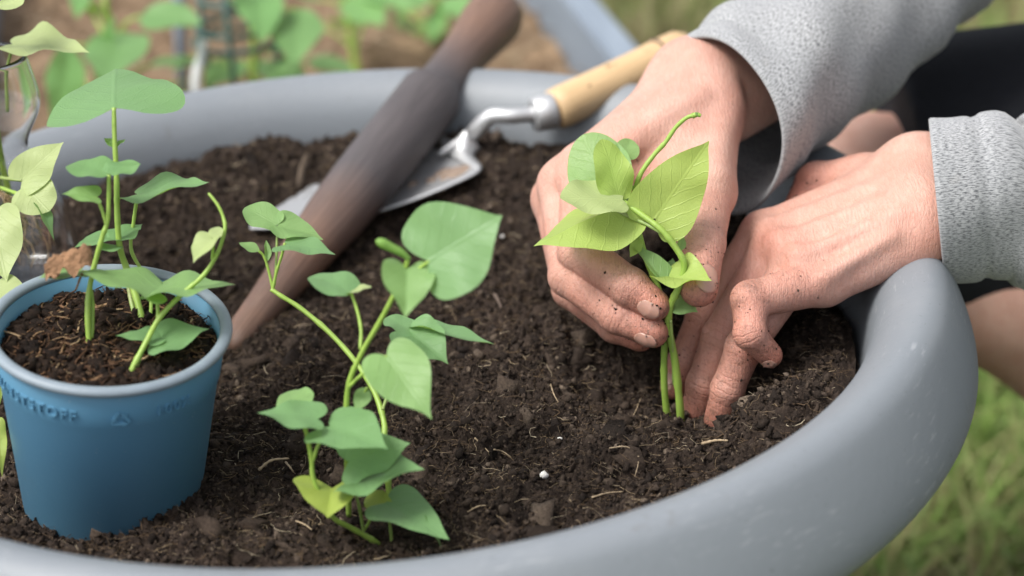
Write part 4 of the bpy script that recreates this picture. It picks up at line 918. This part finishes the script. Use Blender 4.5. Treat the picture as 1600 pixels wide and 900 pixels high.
LH = dict(fingers=[
    [(1192, 366, .838, .0100), (1099, 496, .831, .0075), (1067, 566, .829, .0066), (1052, 604, .827, .0058)],
    [(1214, 387, .822, .0106), (1126, 526, .813, .0079), (1098, 600, .817, .0070), (1084, 652, .823, .0062)],
    [(1246, 412, .808, .0102), (1163, 543, .796, .0078), (1137, 607, .801, .0069), (1122, 656, .808, .0061)],
    [(1286, 440, .798, .0098), (1172, 469, .783, .0078), (1171, 521, .778, .0064), (1203, 555, .785, .0053)],
    [(1350, 285, .860, .0122), (1277, 288, .866, .0100), (1247, 332, .862, .0078)]],
  palm=[((1418, 288, .834), (1196, 368, .840), .0135, .0102, .008), ((1422, 316, .822), (1216, 388, .824), .0140, .0106, .008),
        ((1425, 345, .812), (1248, 412, .810), .0140, .0104, .008), ((1420, 372, .806), (1288, 440, .800), .0135, .0098, .008),
        ((1415, 295, .850), (1350, 286, .860), .0150, .0125, .014), ((1330, 330, .852), (1260, 370, .846), .0120, .0090, .014), ((1380, 350, .838), (1290, 410, .826), .016, .013, .014),
        ((1440, 270, .838), (1640, 272, .852), .0170, .0190, .016), ((1445, 342, .814), (1640, 326, .832), .0165, .0190, .016)],
  palm_pts=[(1418, 288, .834), (1420, 372, .806), (1540, 270, .845), (1540, 340, .82)],
  tendons=[((1400, 286, .8165), (1200, 358, .8258), .0016, .0028, .0065), ((1400, 311, .8055), (1220, 377, .8086), .0016, .0030, .0065), ((1400, 337, .7965), (1250, 402, .7956), .0016, .0028, .0065), ((1395, 367, .7925), (1290, 430, .7875), .0012, .0020, .0075), ((1196, 364, .8290), (1194, 367, .8292), .0050, .0050, .006), ((1216, 384, .8125), (1214, 388, .8127), .0056, .0056, .006), ((1247, 409, .7990), (1245, 413, .7992), .0054, .0054, .006)],
  redspots=[((1200, 380, .81), .014, .5), ((1255, 290, .857), .018, .75), ((1165, 500, .775), .022, .6), ((1440, 380, .80), .016, .35)],
  dirtspots=[((1180, 448, .775), .011, .9), ((1250, 440, .785), .014, .55), ((1150, 470, .775), .009, .9), ((1235, 320, .855), .014, .7), ((1120, 600, .80), .016, .8)])
parts = [build_hand(RH), build_hand(LH)]

# rest of the body, coarser: arms, torso, head, legs (mostly under clothes or out of the frame)
elR, elL = np.array([.362, .245, .555]), np.array([.480, .030, .520])
shR_, shL_ = np.array([.545, .300, .730]), np.array([.620, -.060, .735])
hipC = np.array([.760, .150, .320]); hipR, hipL = hipC+np.array([-.02, .085, 0]), hipC+np.array([-.01, -.09, 0]); neck = np.array([.565, .118, .790]); headc = np.array([.500, .112, .905])
knR = at(1305, 330, 1.06); calf = at(1570, 452, 1.03); ankR = np.array([.60, .19, .07]); knL = np.array([.56, -.26, .060]); ankL = np.array([.93, -.16, .05])
fl = Field((.13, -.36, -.01), (1.12, .44, 1.08), .0075); B = fl.empty()
wR, wL = at(1215, 98, .902), at(1560, 305, .838)
for (a, b, ra, rb, k) in [(wR, elR, .021, .032, .02), (elR, shR_, .034, .048, .02), (wL, elL, .020, .036, .02), (elL, shL_, .034, .048, .02),
    (shR_, shL_, .058, .058, .05), ((shR_+shL_)/2, hipC, .115, .12, .06), (shR_*.7+shL_*.3+np.array([.01, 0, -.06]), hipR, .09, .10, .06), (shL_*.7+shR_*.3+np.array([.01, 0, -.06]), hipL, .09, .10, .06),
    ((shR_+shL_)/2+np.array([0, 0, .02]), neck, .060, .055, .03), (neck, headc, .055, .070, .03), (headc+np.array([0, 0, .03]), headc+np.array([.03, 0, .045]), .085, .090, .03), (headc+np.array([-.045, 0, -.07]), headc+np.array([-.02, 0, -.06]), .038, .05, .04),
    (headc+np.array([-.095, 0, .005]), headc+np.array([-.112, 0, -.025]), .010, .014, .012),
    (hipR, knR, .085, .052, .03), (hipL, knL, .085, .056, .03), (knR, calf, .050, .036, .02), (calf, ankR, .040, .034, .02), (ankR, ankR+np.array([-.14, .01, -.03]), .038, .028, .02),
    (knL, ankL, .052, .036, .02), (ankL, ankL+np.array([.10, .02, -.02]), .036, .026, .02)]: fl.cap(B, a, b, ra, rb, k, .09)
V3, Q3 = surface_nets(B, fl.lo, fl.h)
parts.append((V3, Q3, {k: np.zeros(len(V3)) for k in ('red', 'dirt', 'crease_d', 'crease_w')}))
off = 0; VV, QQ = [], []
for (V, Q, A) in parts: VV.append(V); QQ.append(Q+off); off += len(V)
person = thing('person', (.70, .1, 0), 'person in grey knit sweater and dark shorts squatting and planting the seedling', 'person')
body = bigmesh('body', np.vstack(VV), np.vstack(QQ), M_SKIN, person)
for k in ('red', 'dirt', 'crease_d', 'crease_w'): fattr(body, k, np.concatenate([A[k] for (_, _, A) in parts]))
sm = body.modifiers.new('soften', 'SMOOTH'); sm.factor = .5; sm.iterations = 2

_dw = np.concatenate([A['dirt'] for (_, _, A) in parts]); _bv = np.vstack(VV)
def smp_skin(n):
    w = np.where(_dw > .12, _dw**1.5, 0); w /= w.sum(); return _bv[RNG.choice(len(_bv), n, p=w)]
o = crumbs('soil_specks', 700, smp_skin, .00012, .00055, 2.5, M_CLOD, 'specks of soil stuck to the fingers', body, sink=.35)
# fingernails: curved plates on the back of the last joints
t_ = NT('fingernail'); v_ = t_.coord(); t_.col(t_.mix(t_.ramp(t_.noise(v_, 160, 4), [(.4, 0.), (.7, .6)]), (.43, .24, .185), (.31, .17, .13))); t_.set(Roughness=.28, Subsurface_Weight=.15); t_.p.inputs['Subsurface Scale'].default_value = .002; M_NAIL = t_.m
def nail(j1, j2, r, back, length, width, start=.35):
    A, Bp = at(*j1), at(*j2); t = unit(Bp-A); n = cv(*back); n = unit(n-t*np.dot(n, t)); s = np.cross(t, n); V, F = [], []; nu, nv = 12, 12
    tip = Bp+t*r*.72
    for i in range(nu+1):
        u = i/nu; x = -length*(1-u)
        for j in range(nv+1):
            v = -1+2*j/nv; wv = width*(1-.10*(1-u))*math.sqrt(max(0, 1-(max(0, (abs(2*u-1)-.45))/.55*.98)**2*.75)); a = v*wv/r
            rr_ = r*(1.035 - .10*max(0, u-.45)**2*4*.5)
            V.append(tip+t*(x - .10*length*(v*v)*(1 if u > .5 else -.6)) + rr_*(math.cos(a)*n+math.sin(a)*s) - n*(.0012*max(0, u-.6)/.4))
    for i in range(nu):
        for j in range(nv): b = i*(nv+1)+j; F.append((b, b+1, b+nv+2, b+nv+1))
    o = mesh('fingernail', V, F, M_NAIL, body); sm = o.modifiers.new('thick', 'SOLIDIFY'); sm.thickness = .0006; sm.offset = -1; return o
nail((1096, 380, .796), (1092, 450, .784), .0082, (.40, .20, 1), .0125, .0054)
nail((984, 449, .790), (1023, 477, .787), .0068, (-.15, -.55, .9), .0098, .0040)
nail((966, 492, .797), (1020, 519, .791), .0068, (-.2, -.8, .8), .0098, .0038)
nail((1171, 521, .778), (1203, 555, .785), .0053, (.1, -.95, .35), .0062, .0030)
nail((1067, 566, .829), (1052, 604, .827), .0060, (-.75, -.1, .7), .0085, .0038)
nail((1277, 288, .866), (1247, 332, .862), .0080, (-.2, .1, 1), .0115, .0055)

# sweater: torso plus sleeves with rolled cuffs
def torso_mesh(name, caps, lo, hi, h, mat, parent, cuts=()):
    fl = Field(lo, hi, h); B = fl.empty()
    for (a, b, ra, rb, k) in caps: fl.cap(B, a, b, ra, rb, k, .09)
    if cuts:
        g = [fl.lo[d]+fl.h*np.arange(fl.n[d]) for d in range(3)]
        for (p, n) in cuts:
            d = (g[0][:, None, None]-p[0])*n[0]+(g[1][None, :, None]-p[1])*n[1]+(g[2][None, None, :]-p[2])*n[2]; B = np.maximum(B, d)
    V, Q = surface_nets(B, lo, h); o = bigmesh(name, V, Q, mat, parent); m_ = o.modifiers.new('soften', 'SMOOTH'); m_.iterations = 4; return o
sw = torso_mesh('sweater', [(shR_, shL_, .075, .075, .05), ((shR_+shL_)/2, hipC, .130, .135, .06), (shR_*.7+shL_*.3+np.array([.01, 0, -.06]), hipR, .105, .115, .06), (shL_*.7+shR_*.3+np.array([.01, 0, -.06]), hipL, .105, .115, .06), ((shR_+shL_)/2+np.array([0, 0, .02]), neck, .072, .064, .03)],
    np.array((.35, -.25, .20)), np.array((1., .45, .86)), .009, M_KNIT, person, cuts=[((0, 0, .30), (0, 0, -1)), ((0, 0, .81), (0, 0, 1))])
lw = sw.data.uv_layers.new(name='UVMap'); vi = np.empty(len(sw.data.loops), int); sw.data.loops.foreach_get('vertex_index', vi); co = np.empty(len(sw.data.vertices)*3); sw.data.vertices.foreach_get('co', co); co = co.reshape(-1, 3)
lw.data.foreach_set('uv', (co[:, [1, 2]]*4.)[vi].ravel())
def sleeve(path, radii, cuffn, name, seed, squash=1., foldamp=.002, inner=.055):
    "path: points from cuff to shoulder; first ring lies in the plane with normal cuffn"
    P = spline(path, 70); R = spline(np.array(radii)[:, None].repeat(2, 1), 70)[:, 0]
    T = np.gradient(P, axis=0); T /= np.linalg.norm(T, axis=1)[:, None]; seg = 72
    n = unit(np.cross(T[0], FW)); V, F, UVs = [], [], []
    dist = np.concatenate([[0], np.cumsum(np.linalg.norm(np.diff(P, axis=0), axis=1))])
    rings = [(i, 0.) for i in range(8, -1, -1) if dist[i] < inner][:] ; seq = [(i, -.0024) for i in range(9, 0, -1)]+[(0, -.0019), (0, -.0006), (0, .0002)]+[(i, .0002) for i in range(1, 70)]
    ends = {0: 0}
    axes = []
    for i in range(70):
        n = unit(n-T[i]*np.dot(n, T[i])); axes.append((n.copy(), np.cross(T[i], n)))
    edge = [.0008, .0, -.0009]
    ec = 0; rowd = 0
    for row, (i, dr) in enumerate(seq):
        n_, b_ = axes[i]; push = 0
        if i == 0: push = [-.0002, -.0012, -.0002][ec]; ec += 1
        for k in range(seg):
            a = 2*math.pi*k/seg; ca, sa = math.cos(a), math.sin(a)
            w = foldamp*(math.sin(3*a+seed+dist[i]*38)*.6+math.sin(5*a-seed*2+dist[i]*70)*.4)*min(1, dist[i]/.02+.25)+foldamp*.5*math.sin(dist[i]*160+2*math.sin(a+seed))*min(1, dist[i]/.03)
            hem = -.0016*math.exp(-((dist[i]-.019)/.0025)**2) if dr > 0 else 0
            r = R[i]+w+dr+hem; q = n_*ca*r+b_*sa*r*squash
            p = P[i]+q
            if cuffn is not None:                 # shear the first rings so that the opening lies in the cuff plane
                f = max(0, 1-dist[i]/.10); sh = -np.dot(q, cuffn)/np.dot(T[0], cuffn); p = p+T[0]*sh*f
            p = p+T[i]*push; V.append(p); UVs.append((k/seg*.25, dist[i]*(1 if dr > 0 else -1)))
    for r_ in range(len(seq)-1):
        for k in range(seg): k2 = (k+1) % seg; F.append((r_*seg+k, r_*seg+k2, (r_+1)*seg+k2, (r_+1)*seg+k))
    o = mesh(name, V, F, M_KNIT, sw, uv=[(u[1], u[0]) for u in UVs]); return o
sleeve([at(1120, 196, .868), at(1228, 102, .902), at(1370, -20, .950), elR+np.array([0, 0, .01]), (elR+shR_)/2, shR_], [.0400, .0390, .042, .052, .060, .070], cv(-.76, -.27, .60), 'sleeve', 1.3, foldamp=.0034)
sleeve([at(1467, 312, .824), at(1560, 304, .832), at(1680, 296, .840), elL+np.array([0, 0, .005]), (elL+shL_)/2, shL_], [.0355, .0362, .040, .052, .060, .070], cv(-.97, -.095, -.22), 'sleeve', 4.1, foldamp=.0016)

M_SHORTS = mat_plain('dark_cloth', (.013, .014, .018), .85, nscale=300, var=.3, bump=.3, bdist=.001, spec=.2)
hemp = at(1408, 235, 1.05)
torso_mesh('shorts', [(hipR+np.array([0, 0, .03]), knR+np.array([.03, 0, .01]), .130, .084, .03), (hipL, knL*.75+hipL*.25, .105, .085, .03), (hipR, hipL, .125, .125, .05)], np.array((.20, -.32, .05)), np.array((1., .46, .50)), .006, M_SHORTS, person,
    cuts=[(knR+(hipR-knR)*.085, unit(unit(knR-hipR)+np.array([.0, 0, -.25])))])
# hair
hr = torso_mesh('hair', [(headc+np.array([.005, 0, .055]), headc+np.array([.045, 0, .045]), .088, .092, .03), (headc+np.array([.05, 0, .02]), headc+np.array([.07, 0, -.03]), .075, .055, .03)], headc-.2, headc+.2, .008, mat_plain('brown_hair', (.06, .035, .02), .6, nscale=300, var=.4, bump=.8, bdist=.003), person)
